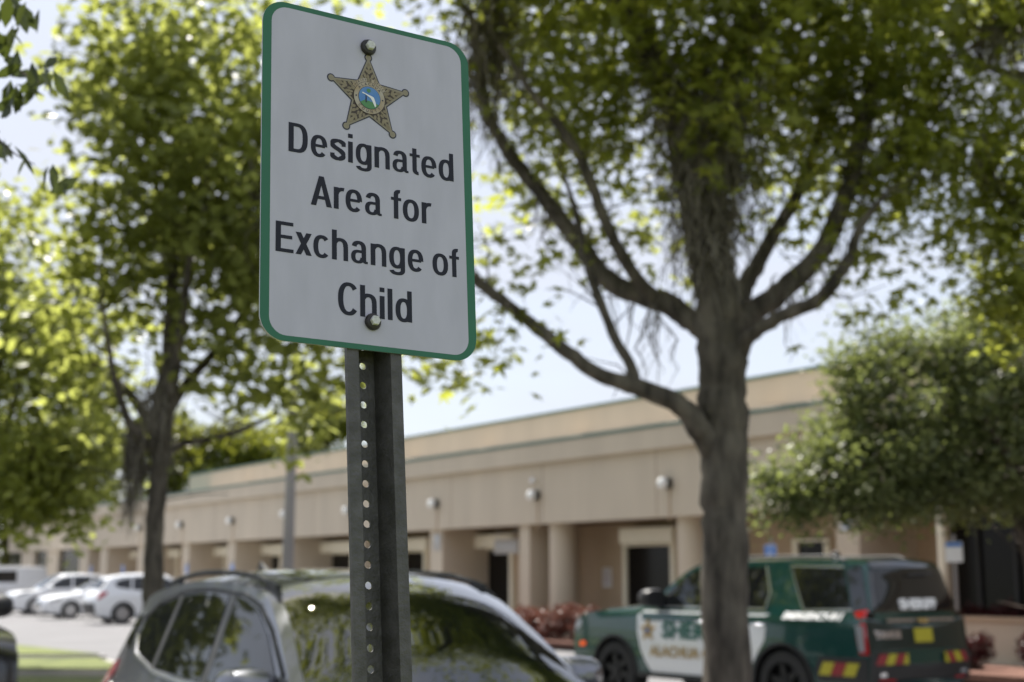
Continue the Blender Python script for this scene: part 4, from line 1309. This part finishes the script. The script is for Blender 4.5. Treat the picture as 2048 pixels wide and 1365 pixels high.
# ---- round small-leaved tree in front of the building
rng = np.random.default_rng(21)
YR = 20.6
root = empty('round_tree', (7.6, YR, 0.15))
tag(root, 'round small leaved green tree behind the patrol car, against the tan building', 'tree')
t = MB(); limbs = []
for dx, dy, tx, ty in ((-.12, 0, -1.1, -.3), (.1, .05, .9, .2), (0, -.1, 0, -.8), (.02, .1, -.2, .6)):
    limbs.append(limb_mesh(t, [(Vector((7.6 + dx * .5, YR + dy * .5, -.1)), .10), (Vector((7.6 + dx, YR + dy, 1.2)), .085), (Vector((7.35 + tx * .3, YR + ty * .4, 2.7)), .065), (Vector((6.6 + tx * 1.5, YR + ty, 3.9)), .025)], rng, 8))
twigs(t, limbs, rng, 14, .9)
auto_smooth(shift(t.build('trunk', M['bark2'], root), root), 80)
blobs = [pb(1850, 790, YR, 170, 130, 1.3, 7500), pb(1740, 790, YR - .1, 90, 100, .8, 3200), pb(1990, 800, YR, 150, 140, 1.3, 6500), pb(1665, 900, YR - .2, 80, 75, .7, 2600), pb(1760, 930, YR - .3, 140, 110, 1.1, 5200),
         pb(1920, 930, YR - .2, 170, 120, 1.2, 6200), pb(2050, 920, YR, 130, 150, 1.2, 5200), pb(1580, 990, YR - .3, 65, 60, .55, 1700), pb(1655, 1000, YR - .3, 80, 55, .6, 1700), pb(1800, 1010, YR - .2, 120, 55, .8, 2400), pb(1950, 985, YR, 120, 50, .8, 2300),
         pb(1900, 690, YR, 120, 60, .8, 2300), pb(2010, 680, YR, 120, 60, .8, 2300), pb(1790, 690, YR, 50, 40, .4, 650), pb(1545, 960, YR - .2, 40, 40, .35, 500), pb(1770, 1055, YR - .3, 30, 22, .25, 130), pb(1720, 660, YR - .2, 40, 45, .3, 260), pb(1690, 730, YR - .3, 40, 40, .3, 330), pb(1950, 640, YR, 50, 45, .4, 420), pb(1515, 1010, YR - .2, 25, 45, .3, 240), pb(1610, 1045, YR - .3, 35, 30, .3, 260),
         pb(2150, 850, YR, 120, 170, 1.2, 4200)]
blobs = [(c_, r_, int(n_ * .68)) for c_, r_, n_ in blobs]
C, T = blob_points(blobs, 42, .17, rng)
leaf_mesh('crown', C, rng.uniform(.06, .15, len(C)), T, rhomb_leaf(.55), LM['small'], root, rng, .4, .3)

# ---- paler trees farther off on the left
rng = np.random.default_rng(31)
def far_tree(name, label, x, Y, trunk_r, h0, blobs, size, m, leafm, tmpl, per=8, spr=.3, group=None, twign=10, dens=1.0):
    root = empty(name, (x, Y, 0.0))
    tag(root, label, 'tree', group)
    t = MB(); limbs = []
    limbs.append(limb_mesh(t, [(Vector((x, Y, -.1)), trunk_r * 1.3), (Vector((x, Y, .5)), trunk_r), (Vector((x + .1, Y, h0)), trunk_r * .85), (Vector((x + .2, Y, h0 * 1.9)), trunk_r * .4)], rng, 10))
    for b in blobs[:7]:
        p = Vector(b[0])
        limbs.append(limb_mesh(t, [(Vector((x + .1, Y, h0 * rng.uniform(.8, 1.2))), trunk_r * .55), (Vector((x, Y, h0)).lerp(p, .55) + Vector((0, 0, -.3)), trunk_r * .35), (p, trunk_r * .12)], rng, 8))
    twigs(t, limbs, rng, twign, size * 6)
    auto_smooth(shift(t.build('trunk', m, root), root), 80)
    C, T = blob_points([(c_, r_, int(n_ * dens)) for c_, r_, n_ in blobs], per, spr, rng)
    leaf_mesh('crown', C, rng.uniform(size * .75, size * 1.25, len(C)), T, tmpl, leafm, root, rng, .4, .3)
    return root
p = W(-60, 1148, 25)
far_tree('maple_tree', 'pale yellow-green tree at the left edge above the white van', p.x, 25, .22, 2.9,
         [pb(60, 700, 24.5, 110, 90, 1.5, 1500), pb(150, 780, 24.2, 100, 80, 1.4, 1300), pb(60, 900, 24, 120, 90, 1.5, 1500), pb(130, 960, 23.8, 90, 60, 1.0, 800), pb(30, 560, 25, 110, 110, 1.6, 1400), pb(-60, 760, 25, 130, 220, 2.2, 3000), pb(190, 900, 24.4, 60, 50, .8, 450),
          pb(60, 1030, 24, 110, 40, 1.0, 700), pb(160, 1045, 24, 45, 30, .6, 230), pb(20, 450, 25, 70, 60, 1.0, 500), pb(-120, 500, 25, 120, 150, 1.6, 1500), pb(110, 640, 24.5, 70, 60, 1.0, 500), pb(20, 980, 23.5, 60, 60, .8, 500), pb(-330, 690, 19.5, 190, 260, 1.9, 3200)],
         .19, M['bark2'], LM['bright'], oval_leaf(.62), 12, .28, None, 10, .6)
for i, (px, py, Y, rx, ry, lab) in enumerate(((150, 905, 92, 120, 80, 'far yellow-green tree beyond the left end of the building, left of the mossy trunk'),
                                         (330, 900, 98, 90, 70, 'far green tree behind the mossy trunk, beyond the building end'),
                                         (470, 920, 96, 110, 75, 'far bright yellow tree over the roof between the mossy trunk and the grey pole'),
                                         (620, 860, 104, 90, 75, 'far pale tree over the roof just left of the sign post'),
                                         (20, 960, 90, 110, 110, 'far dark green tree at the left edge beyond the white van'))):
    c = W(px, py, Y)
    bl = [pb(px, py, Y, rx * .75, ry * .8, 2.6, 1500)]
    for k in range(7):
        a = rng.uniform(0, 6.28)
        bl.append(pb(px + math.cos(a) * rx * .6, py + math.sin(a) * ry * .6, Y + rng.uniform(-2, 2), rx * .45, ry * .45, 1.6, 480))
    bl.append(pb(px, py + ry * 1.3, Y, rx * .8, ry * .7, 2.4, 1000))
    far_tree('far_tree', lab, c.x, Y, .3, c.z * .5, bl, .42, M['bark2'], LM['far'], rhomb_leaf(.7), 7, .55, 'far trees beyond the building', 4)

far_tree('oak_tree', 'tall dense oak left of the black SUV, mirrored in the grey car windows', -9.6, 17.8, .28, 3.0,
         [((-9.6, 17.2, 4.4), (2.4, 2.0, 2.6), 4200), ((-9.3, 16.8, 2.6), (2.0, 1.7, 1.7), 2400), ((-11.6, 15.0, 1.7), (1.7, 1.3, 1.5), 1300), ((-9.6, 17.8, 8.5), (2.3, 2.1, 3.4), 2600), ((-10.2, 18.2, 11.5), (2.0, 2.0, 2.4), 1800), ((-10.5, 18.6, 6.5), (2.0, 2.0, 2.5), 1500)],
         .22, M['bark2'], LM['gum'], oval_leaf(.62), 9, .25)

# ---- oak just outside the picture on the left: one leafy branch hangs into view
rng = np.random.default_rng(41)
root = empty('live_oak', (-3.0, 3.6, 0.15))
tag(root, 'dark leaved oak branch hanging into the top left corner', 'tree')
t = MB(); limbs = []
limbs.append(limb_mesh(t, [(Vector((-3.0, 3.6, -.1)), .22), (Vector((-3.0, 3.6, .5)), .17), (Vector((-2.95, 3.6, 2.0)), .15), (Vector((-2.9, 3.6, 3.6)), .12), (Vector((-2.8, 3.5, 5.2)), .06)], rng, 12))
Yb = 3.9
limbs.append(limb_mesh(t, [(Vector((-2.92, 3.6, 2.9)), .05), (Vector((-2.2, 3.75, 3.35)), .03)] + px_limb([(-140, -60, Yb, 16), (-40, 60, Yb, 9), (30, 135, Yb, 5), (80, 165, Yb - .05, 3)]), rng, 8, sub=4))
limbs.append(limb_mesh(t, px_limb([(-140, -60, Yb, 12), (-60, -40, Yb + .1, 8), (10, 0, Yb + .1, 5), (60, 30, Yb + .1, 3)]), rng, 7, sub=4))
limbs.append(limb_mesh(t, px_limb([(-100, 100, Yb, 9), (-40, 230, Yb - .1, 6), (20, 300, Yb - .1, 4), (70, 330, Yb - .1, 2.5)]), rng, 7, sub=4))
limbs.append(limb_mesh(t, [(Vector((-2.92, 3.6, 3.2)), .07), (Vector((-2.2, 3.0, 4.1)), .05), (Vector((-1.2, 2.4, 4.6)), .03), (Vector((-.2, 2.0, 4.9)), .01)], rng, 8))
limbs.append(limb_mesh(t, [(Vector((-2.85, 3.5, 4.2)), .08), (Vector((-1.8, 3.2, 5.3)), .05), (Vector((-.4, 2.8, 5.7)), .035), (Vector((1.0, 2.4, 6.0)), .012)], rng, 8))
limbs.append(limb_mesh(t, [(Vector((-2.95, 3.6, 2.6)), .06), (Vector((-3.4, 3.0, 4.0)), .04), (Vector((-3.9, 2.2, 4.9)), .015)], rng, 8))
auto_smooth(shift(t.build('trunk', M['bark2'], root), root), 80)
spots = []
for px, py, n, sr in ((15, 20, 7, 34), (45, 30, 7, 30), (60, 10, 5, 26), (-20, 60, 8, 40), (10, 90, 6, 24), (70, 165, 6, 22), (45, 185, 7, 24), (95, 155, 4, 18), (20, 130, 5, 22), (110, 165, 3, 14), (10, 200, 4, 16), (5, 300, 5, 16), (-15, 280, 7, 24), (50, 320, 2, 10), (100, 355, 3, 14), (120, 375, 2, 10)):
    for k in range(n):
        q = W(px + rng.normal() * sr * .6, py + rng.normal() * sr * .6, Yb + rng.normal() * .10)
        spots.append(q)
C = np.array([tuple(p) for p in spots])
up = [((-1.4, 2.6, 4.9), (1.3, 1.3, .6), 900), ((-1.0, 3.8, 5.7), (1.9, 1.7, .9), 2600), ((-.4, 1.0, 5.3), (1.9, 1.7, .9), 2200), ((1.2, 2.6, 6.0), (1.6, 1.8, .8), 1500), ((-1.6, -.8, 5.2), (1.8, 1.6, .9), 1500), ((-3.2, 2.6, 4.8), (1.3, 1.5, .8), 1000), ((-2.8, 3.4, 5.6), (1.3, 1.3, .7), 900), ((-3.6, 3.8, 4.2), (.9, .9, .7), 500)]
C2, T2 = blob_points(up, 7, .10, rng)
keep = C2[:, 2] > 1.85 + .46 * np.maximum(C2[:, 1], 0) + .1
C2, T2 = C2[keep], T2[keep]
CC = np.concatenate([C, C2]); TT = np.concatenate([rng.uniform(0, .6, len(C)), T2])
leaf_mesh('crown', CC, rng.uniform(.065, .10, len(CC)), TT, oval_leaf(.38), LM['near'], root, rng, -.3, 1.4)

# ---- low shrubs
def shrub(name, label, p, r, h, n, leafm, size, group=None, seed=1, cat='shrub'):
    g = np.random.default_rng(seed)
    root = empty(name, (p.x, p.y, p.z))
    tag(root, label, cat, group)
    t = MB()
    for k in range(7):
        a = g.uniform(0, 6.28)
        e = Vector((p.x + math.cos(a) * r * .6, p.y + math.sin(a) * r * .6, p.z + h * .75))
        t.tube([Vector((p.x, p.y, p.z - .05)), Vector((p.x, p.y, p.z)).lerp(e, .5), e], [.018, .012, .005], 5)
    shift(t.build('stem', M['bark2'], root), root)
    bl = [((p.x, p.y, p.z + h * .5), (r * .85, r * .85, h * .5), n)]
    for k in range(5):
        a = g.uniform(0, 6.28)
        bl.append(((p.x + math.cos(a) * r * .5, p.y + math.sin(a) * r * .5, p.z + h * g.uniform(.45, .75)), (r * .45, r * .45, h * .33), int(n * .3)))
    C, T = blob_points(bl, 7, r * .10, g)
    C[:, 2] = np.maximum(C[:, 2], p.z + .02)
    leaf_mesh('foliage', C, g.uniform(size * .7, size * 1.3, len(C)), T, oval_leaf(.5), leafm, root, g, .2, 0)
for i, (px, out, h, lab, lm_) in enumerate(((1052, .85, .98, 'red leaved shrub beside the grey windshield pillar, leftmost of its row', 'red'), (1083, .8, .90, 'red leaved shrub before the narrow tan pier, second from the left', 'red'),
                                      (1112, 1.0, 1.12, 'yellow tipped red shrub before the round tan column', 'red'), (1143, .9, 1.12, 'red leaved shrub just left of the patrol car bonnet', 'red'), (1172, 1.0, 1.05, 'red leaved shrub partly hidden behind the patrol car bonnet', 'red'))):
    shrub('red_shrub', lab, at(s_at(px, out), out, .18), .55, h * .72, 700, LM[lm_], .085, 'red shrubs along the building', 50 + i)
for i, (px, Y, lab) in enumerate(((1938, 23.2, 'dark low shrub in the mulch right of the patrol car'), (2062, 23.6, 'dark low shrub cut by the right edge of the picture'))):
    q = W(px, 1148, Y); q.z = .18
    shrub('dark_shrub', lab, q, .34, .62, 900, LM['darkred'], .055, 'dark shrubs in the mulch bed', 70 + i)
for i, px in enumerate((1945, 1990, 2035)):
    q = at(s_at(px, -.75), -.75, .15)
    shrub('porch_plant', ('dark red plant behind the porch wall, nearest the downspout', 'dark red plant behind the middle of the porch wall', 'dark red plant behind the porch wall at the right edge')[i], q, .5, 1.05, 500, LM['darkred'], .09, 'dark red plants behind the porch wall', 80 + i, 'plant')
# ------------------------------------------------------------------ the sign on its perforated post
SE1 = Vector((0.85208444, 0.52298273, -0.02100386)); SE2 = Vector((-0.03511701, 0.09716213, 0.99464884))
SN = SE1.cross(SE2).normalized()
ST = Vector((-0.18420723, 1.80147474, 0.50589656 + CAMZ))
sign = bpy.data.objects.new('street_sign', None)
COL.objects.link(sign)
sign.empty_display_size = .2
rot = Matrix((SE1, SE2, SN)).transposed().to_4x4()          # local x right, y up, z towards the viewer
sign.matrix_world = Matrix.Translation(ST) @ rot
tag(sign, 'white sign with a green border and gold star on a perforated steel post', 'sign')

def rrect(w, h, r, n=8, cx=0, cy=0):
    P = []
    for sx, sy, a0 in ((1, 1, 0), (-1, 1, 90), (-1, -1, 180), (1, -1, 270)):
        for k in range(n + 1):
            a = R(a0 + 90 * k / n)
            P.append((cx + sx * (w / 2 - r) + r * math.cos(a), cy + sy * (h / 2 - r) + r * math.sin(a)))
    return P
sheet = mat('sign_sheeting', (0.465, 0.452, 0.535), 0.27, noise=0.055, nscale=16, spec=0.45, stretch=(1.6, .5, 1), detail=7)
green_b = mat('sign_border_green', (0.012, 0.125, 0.055), 0.28, noise=0.06, nscale=14, spec=0.5)
ink = mat('sign_lettering', (0.009, 0.010, 0.016), 0.28, spec=0.28)
alu = mat('sheet_aluminium', (0.45, 0.45, 0.46), 0.45, 0.9, noise=.08)
W_, H_ = .3048, .4572
MB().prism(rrect(W_, H_, .032), -.0022, 0).build('panel', alu, sign)
outer = rrect(W_, H_, .0318); inner = rrect(.2806, .4430, .0225)
V = [(x, y, .0004) for x, y in outer] + [(x, y, .0004) for x, y in inner]
n = len(outer)
mesh_obj('border', V, [(i, (i + 1) % n, n + (i + 1) % n, n + i) for i in range(n)], green_b, sign)
mesh_obj('face', [(x, y, .0004) for x, y in inner], [tuple(range(len(inner)))], sheet, sign)

# --- letters drawn as strokes: cap height 1, x-height .73
def ring(cx, cy, rx, ry, t0, t1, wv=.143, wh=.118, e=2.35, n=28):
    def se(rx, ry, t):
        c, s = math.cos(t), math.sin(t)
        return (cx + rx * math.copysign(abs(c) ** (2 / e), c), cy + ry * math.copysign(abs(s) ** (2 / e), s))
    Q = []
    m = max(3, int(n * abs(t1 - t0) / 360))
    for k in range(m):
        a, b = R(t0 + (t1 - t0) * k / m), R(t0 + (t1 - t0) * (k + 1) / m)
        Q.append([se(rx, ry, a), se(rx, ry, b), se(rx - wv, ry - wh, b), se(rx - wv, ry - wh, a)])
    return Q
def rc(x0, y0, x1, y1): return [[(x0, y0), (x1, y0), (x1, y1), (x0, y1)]]
def stroke(pts, w0, w1=None, n=5):
    P = catmull([(p[0], p[1], 0) for p in pts], n)
    Q = []
    Lf, Rt = [], []
    for i, p in enumerate(P):
        t = (P[min(i + 1, len(P) - 1)] - P[max(i - 1, 0)]).normalized()
        nn = Vector((-t.y, t.x, 0))
        w = w0 * abs(nn.x) + (w1 or w0) * abs(nn.y)
        Lf.append(p + nn * w / 2); Rt.append(p - nn * w / 2)
    for i in range(len(P) - 1):
        Q.append([(Lf[i].x, Lf[i].y), (Lf[i + 1].x, Lf[i + 1].y), (Rt[i + 1].x, Rt[i + 1].y), (Rt[i].x, Rt[i].y)])
    return Q
ST_ = .143
G = {
    'o': (ring(.25, .365, .25, .383, 0, 360), .50),
    'e': (ring(.245, .365, .245, .383, 0, 318) + rc(.10, .325, .42, .42), .49),
    'c': (ring(.245, .365, .245, .383, 42, 318), .455),
    'd': (ring(.24, .365, .24, .383, 0, 360) + rc(.35, 0, .487, 1.0), .487),
    'g': (ring(.24, .375, .24, .373, 0, 360) + rc(.35, -.04, .487, .73) + ring(.2435, -.03, .2435, .19, 192, 360, .137, .105), .487),
    'n': (rc(0, 0, ST_, .73) + ring(.238, .46, .238, .288, 0, 150) + rc(.339, 0, .476, .47), .476),
    'h': (rc(0, 0, ST_, 1.0) + ring(.238, .46, .238, .288, 0, 150) + rc(.339, 0, .476, .47), .476),
    'r': (rc(0, 0, ST_, .73) + ring(.275, .44, .275, .30, 84, 165), .30),
    'i': (rc(0, 0, ST_, .73) + rc(0, .855, ST_, 1.0), ST_),
    'l': (rc(0, 0, ST_, 1.0), ST_),
    'a': (ring(.235, .50, .215, .248, 0, 168) + rc(.313, .10, .45, .51) + ring(.205, .212, .205, .228, 84, 352, .130, .098) + rc(.19, .345, .33, .44) + [[(.313, .16), (.45, .16), (.455, .08), (.50, .075), (.50, 0), (.42, -.005), (.36, .03)]], .50),
    's': (stroke([(.405, .50), (.385, .615), (.24, .68), (.09, .625), (.078, .50), (.16, .425), (.30, .345), (.385, .25), (.375, .12), (.235, .047), (.085, .11), (.06, .23)], .122, .100), .45),
    'x': ([[(0, 0), (.158, 0), (.465, .73), (.307, .73)], [(.307, 0), (.465, 0), (.158, .73), (0, .73)]], .465),
    't': (rc(.085, .15, .222, .93) + rc(0, .628, .325, .73) + ring(.272, .165, .187, .170, 180, 272), .325),
    'f': (rc(.085, 0, .222, .83) + rc(0, .628, .315, .73) + ring(.272, .83, .187, .178, 86, 180), .315),
    'A': ([[(0, 0), (.155, 0), (.372, 1), (.235, 1)], [(.61, 0), (.455, 0), (.238, 1), (.375, 1)]] + rc(.12, .225, .49, .335), .61),
    'C': (ring(.30, .5, .30, .52, 40, 320, .150, .118, 2.3, 36), .575),
    'D': (rc(0, 0, .15, 1) + ring(.245, .5, .315, .5, -90, 90, .150, .118, 2.6, 40) + rc(.10, .882, .25, 1) + rc(.10, 0, .25, .118), .56),
    'E': (rc(0, 0, .15, 1) + rc(.10, .882, .50, 1) + rc(.10, .447, .47, .562) + rc(.10, 0, .51, .118), .51),
}
GAP = {'default': .085}
def line_mesh(name, txt, x0, x1, base, cap):
    polys, x = [], 0.0
    for k, ch in enumerate(txt):
        if ch == ' ':
            x += .20; continue
        gl, wdt = G[ch]
        polys.append([[(p[0] + x, p[1]) for p in q] for q in gl])
        g = .088
        nx = txt[k + 1] if k + 1 < len(txt) else ''
        if ch in 'rtfxA' or nx in 'xtfA': g = .045
        if ch in 'oecd' and nx in 'oecd': g = .070
        if ch in 'ECA' : g = .055
        x += wdt + g
    total = x - g
    sx = (x1 - x0) / total
    V, F = [], []
    for letter in polys:
        vs, fs = union2d(letter)
        n0 = len(V)
        V += [(x0 + a * sx, base + b * cap, .0007) for a, b in vs]
        for f in fs:
            a, b, c = [vs[i] for i in f[:3]]
            ccw = (b[0] - a[0]) * (c[1] - a[1]) - (b[1] - a[1]) * (c[0] - a[0])
            F.append(tuple(i + n0 for i in (f if ccw > 0 else f[::-1])))
    o = mesh_obj(name, V, F, ink, sign)
    return o
line_mesh('lettering', 'Designated', -.1162, .1240, .0213, .0400)
line_mesh('lettering', 'Area for', -.0855, .0882, -.0457, .0405)
line_mesh('lettering', 'Exchange of', -.1327, .1290, -.1145, .0400)
line_mesh('lettering', 'Child', -.0483, .0566, -.1852, .0420)

# --- the star badge
navy = mat('badge_outline', (0.012, 0.014, 0.030), 0.35)
gold = mat('badge_gold', (0.175, 0.138, 0.072), 0.35, col2=(0.27, 0.225, 0.13), nscale=90)
gold_d = mat('badge_dark_gold', (0.045, 0.030, 0.012), 0.4)
gold_l = mat('badge_pale_gold', (0.25, 0.215, 0.14), 0.35)
cream_b = mat('badge_cream', (0.42, 0.39, 0.33), 0.35, col2=(0.34, 0.25, 0.13), nscale=40)
sea = mat('badge_blue', (0.06, 0.20, 0.52), 0.35, col2=(0.10, 0.24, 0.48), nscale=70)
land = mat('badge_land', (0.07, 0.22, 0.07), 0.35)
SCX, SCY, SR_ = -.0022, .1185, .0575
badge = empty('star_badge', (SCX, SCY, .0006), 0, sign)
TILT = R(0.5)
tips = [(SR_ * math.cos(R(90 + 72 * k) + TILT), SR_ * math.sin(R(90 + 72 * k) + TILT)) for k in range(5)]
def starpoly(ro, ri):
    P = []
    for k in range(10):
        r_ = ro if k % 2 == 0 else ri
        a = R(90 + 36 * k) + TILT
        P.append((r_ * math.cos(a), r_ * math.sin(a)))
    return P
def circ(cx, cy, r, n=20): return [(cx + r * math.cos(2 * math.pi * k / n), cy + r * math.sin(2 * math.pi * k / n)) for k in range(n)]
def flat(name, polys, z, m, par=badge):
    V, F = [], []
    vs, fs = union2d(polys)
    for f in fs:
        a, b, c = [vs[i] for i in f[:3]]
        ccw = (b[0] - a[0]) * (c[1] - a[1]) - (b[1] - a[1]) * (c[0] - a[0])
        F.append(tuple(f if ccw > 0 else f[::-1]))
    return mesh_obj(name, [(x, y, z) for x, y in vs], F, m, par)
flat('star_outline', [starpoly(SR_ + .0035, .0280)] + [circ(x, y, .0058) for x, y in tips], .0002, navy)
flat('star_border', [starpoly(SR_ + .0008, .0262)] + [circ(x, y, .0042) for x, y in tips], .0004, gold_l)
flat('star_field', [starpoly(SR_ - .0075, .0236)], .0006, gold_d)
lv, lv2 = [], []
g_ = np.random.default_rng(3)
def leaf2(cx, cy, L_, w, a):
    P = []
    for k in range(10):
        t = 2 * math.pi * k / 10
        x, y = L_ * .5 * math.cos(t), w * .5 * math.sin(t) * (1 - .25 * math.cos(t))
        P.append((cx + x * math.cos(a) - y * math.sin(a), cy + x * math.sin(a) + y * math.cos(a)))
    return P
for k in range(5):
    a = R(90 + 72 * k) + TILT
    ca, sa = math.cos(a), math.sin(a)
    def q(r_, o_): return (r_ * ca - o_ * sa, r_ * sa + o_ * ca)
    for r_, o_, L_, w, da in ((.0455, 0, .0100, .0048, 0), (.0375, 0, .0082, .0050, 0), (.0385, .0036, .0070, .0034, .55), (.0385, -.0036, .0070, .0034, -.55), (.0315, .0058, .0080, .0042, .45), (.0315, -.0058, .0080, .0042, -.45),
                              (.0300, .0012, .0064, .0036, .2), (.0270, .0095, .0072, .0040, .75), (.0270, -.0095, .0072, .0040, -.75), (.0268, -.0030, .0060, .0034, -.3), (.0265, .0045, .0060, .0032, .2)):
        c_ = q(r_, o_)
        lv.append(leaf2(c_[0], c_[1], L_, w, a + da))
V, F = [], []
for i, P in enumerate(lv):
    n0 = len(V)
    zz = .00075 + (i % 11) * .00001
    V += [(x, y, zz) for x, y in P]; F.append(tuple(range(n0, n0 + len(P))))
mesh_obj('laurel', V, F, gold, badge)
# banner with the office name, then the seal
RB = .0283
V, F = [], []
for t0, t1 in ((62, 118), (28, 60), (120, 152)):
    pass
bp = ring(0, -.001, RB, RB, 18, 162, .0052, .0052, 2.0, 60)
flat('banner', bp, .0010, cream_b)
flat('banner_fold', ring(0, -.001, RB, RB, 82, 98, .0052, .0052, 2.0, 60) + ring(0, -.001, RB, RB, 18, 30, .0052, .0052, 2.0, 60) + ring(0, -.001, RB, RB, 150, 162, .0052, .0052, 2.0, 60), .00115, gold)
flat('seal_rim', [circ(0, -.001, .0232, 40)], .0012, gold_d)
flat('seal_ring', [circ(0, -.001, .0226, 40)], .0014, cream_b)
flat('seal_rim', [circ(0, -.001, .0163, 36)], .0016, gold_d)
seal = flat('seal_sky', [circ(0, -.001, .0157, 36)], .0018, sea)
gp = [(x, y) for x, y in circ(0, -.001, .0156, 48) if y < -.0075]
gp.sort(key=lambda p: math.atan2(p[1] + .001, p[0]))
flat('seal_land', [gp + [(.006, -.0068), (0, -.0058), (-.007, -.0050)]], .0020, land)
flat('seal_sun', [circ(-.0012, .0092, .0030, 16)], .0020, land)
flat('seal_state', [[(-.0105, .0056), (-.0020, .0030), (.0030, .0018), (.0062, .0004), (.0082, -.0050), (.0096, -.0110), (.0078, -.0132), (.0058, -.0090), (.0036, -.0045), (.0012, -.0012), (-.0030, .0012), (-.0065, .0030), (-.0108, .0038)]], .0022, M['white'])
flat('seal_figure', [[(-.0060, -.0012), (-.0042, -.0012), (-.0040, -.0085), (-.0062, -.0085)], circ(-.0051, .0004, .0012, 8)], .0022, navy)
def arc_text(txt, r_, a0, a1, size, z, m, flip=False):
    V, F = [], []
    for k, ch in enumerate(txt):
        if ch == ' ': continue
        a = R(a0 + (a1 - a0) * (k / (len(txt) - 1)))
        vs, fs = text2d(ch, size, 0, 'CENTER', .0, .9)
        th = a - math.pi / 2 if not flip else a + math.pi / 2
        n0 = len(V)
        V += [(r_ * math.cos(a) + x * math.cos(th) - y * math.sin(th), r_ * math.sin(a) - .001 + x * math.sin(th) + y * math.cos(th), z) for x, y in vs]
        F += [tuple(i + n0 for i in f) for f in fs]
    return mesh_obj('badge_text', V, F, m, badge)
arc_text("SHERIFF'S OFFICE", RB - .0026, 150, 30, .0046, .00125, navy)
arc_text('ALACHUA', .0194, 138, 42, .0058, .0017, navy)
arc_text('COUNTY', .0194, 222, 318, .0058, .0017, navy, True)
flat('seal_star', [circ(-.0194, -.001, .0012, 8), circ(.0194, -.001, .0012, 8)], .0017, navy)

# --- bolts
rubber = mat('black_washer', (0.018, 0.015, 0.013), 0.45)
bolt_m = mat('zinc_bolt', (0.55, 0.55, 0.53), 0.5, 0.1, noise=.15, nscale=300)
for bx, by in ((-.0032, .1905), (-.0006, -.1910)):
    w = MB()
    w.lathe([(.0108, .0008), (.0112, .003), (.0098, .0062), (.0070, .0075)], c=(bx, by, 0), n=24)
    o = w.build('washer', rubber, sign, 40)
    hx = MB()
    hx.lathe([(.0066, .0070), (.0066, .0118), (.0058, .0128)], c=(bx, by, 0), n=6)
    hx.build('bolt', bolt_m, o)

# --- perforated U-channel post; its axis leans a little against the panel
post_roll = math.atan2(.0078, .403)
TOPY, LEN = .2050, 2.58
V, F = [], []
z0 = -.0028
prof_f = [(-.0392, z0 - .004), (-.0385, z0 - .0005), (-.0225, z0), (-.0155, z0 - .0345)]          # left flange and wall, front skin
prof_b = [(-.0392, z0 - .006), (-.0375, z0 - .0036), (-.0248, z0 - .0034), (-.0182, z0 - .0378)]
TH = .0033
mb = MB()
def strip(p, q):
    """a long strip of the post between two profile points"""
    mb.add([(p[0], TOPY, p[1]), (q[0], TOPY, q[1]), (q[0], TOPY - LEN, q[1]), (p[0], TOPY - LEN, p[1])], [(0, 1, 2, 3)])
def seg_strips(a):
    for i in range(len(a) - 1): strip(a[i], a[i + 1])
fr = prof_f; bk = prof_b
seg_strips(fr[::-1]); seg_strips(bk)
seg_strips([(-x, z) for x, z in fr]); seg_strips([(-x, z) for x, z in bk][::-1])
strip(bk[0], fr[0]); strip((-fr[0][0], fr[0][1]), (-bk[0][0], bk[0][1]))
zw = fr[-1][1]; zb = bk[-1][1]
hw = -fr[-1][0]
PITCH_H = .0254
nh = int(LEN / PITCH_H)
NSEG = 20
for k in range(nh):
    yc = TOPY - PITCH_H * (k + .5)
    for z, flip in ((zw, False), (zb, True)):
        cs, sq = [], []
        for j in range(NSEG):
            a = 2 * math.pi * j / NSEG + math.pi / 4
            c, s = math.cos(a), math.sin(a)
            cs.append((.00485 * c, yc + .00485 * s, z))
            m_ = max(abs(c), abs(s))
            sq.append((hw * c / m_, yc + PITCH_H / 2 * s / m_, z))
        fs = []
        for j in range(NSEG):
            j2 = (j + 1) % NSEG
            f = (j, NSEG + j, NSEG + j2, j2)
            fs.append(f[::-1] if flip else f)
        mb.add(cs + sq, fs)
    b = []
    for z in (zw, zb):
        for j in range(NSEG):
            a = 2 * math.pi * j / NSEG + math.pi / 4
            b.append((.00485 * math.cos(a), yc + .00485 * math.sin(a), z))
    mb.add(b, [(j, (j + 1) % NSEG, NSEG + (j + 1) % NSEG, NSEG + j) for j in range(NSEG)])
post = mb.build('post', M['steel'], sign)
post.rotation_euler = (0, 0, post_roll)
post.location = (-.0006, 0, 0)
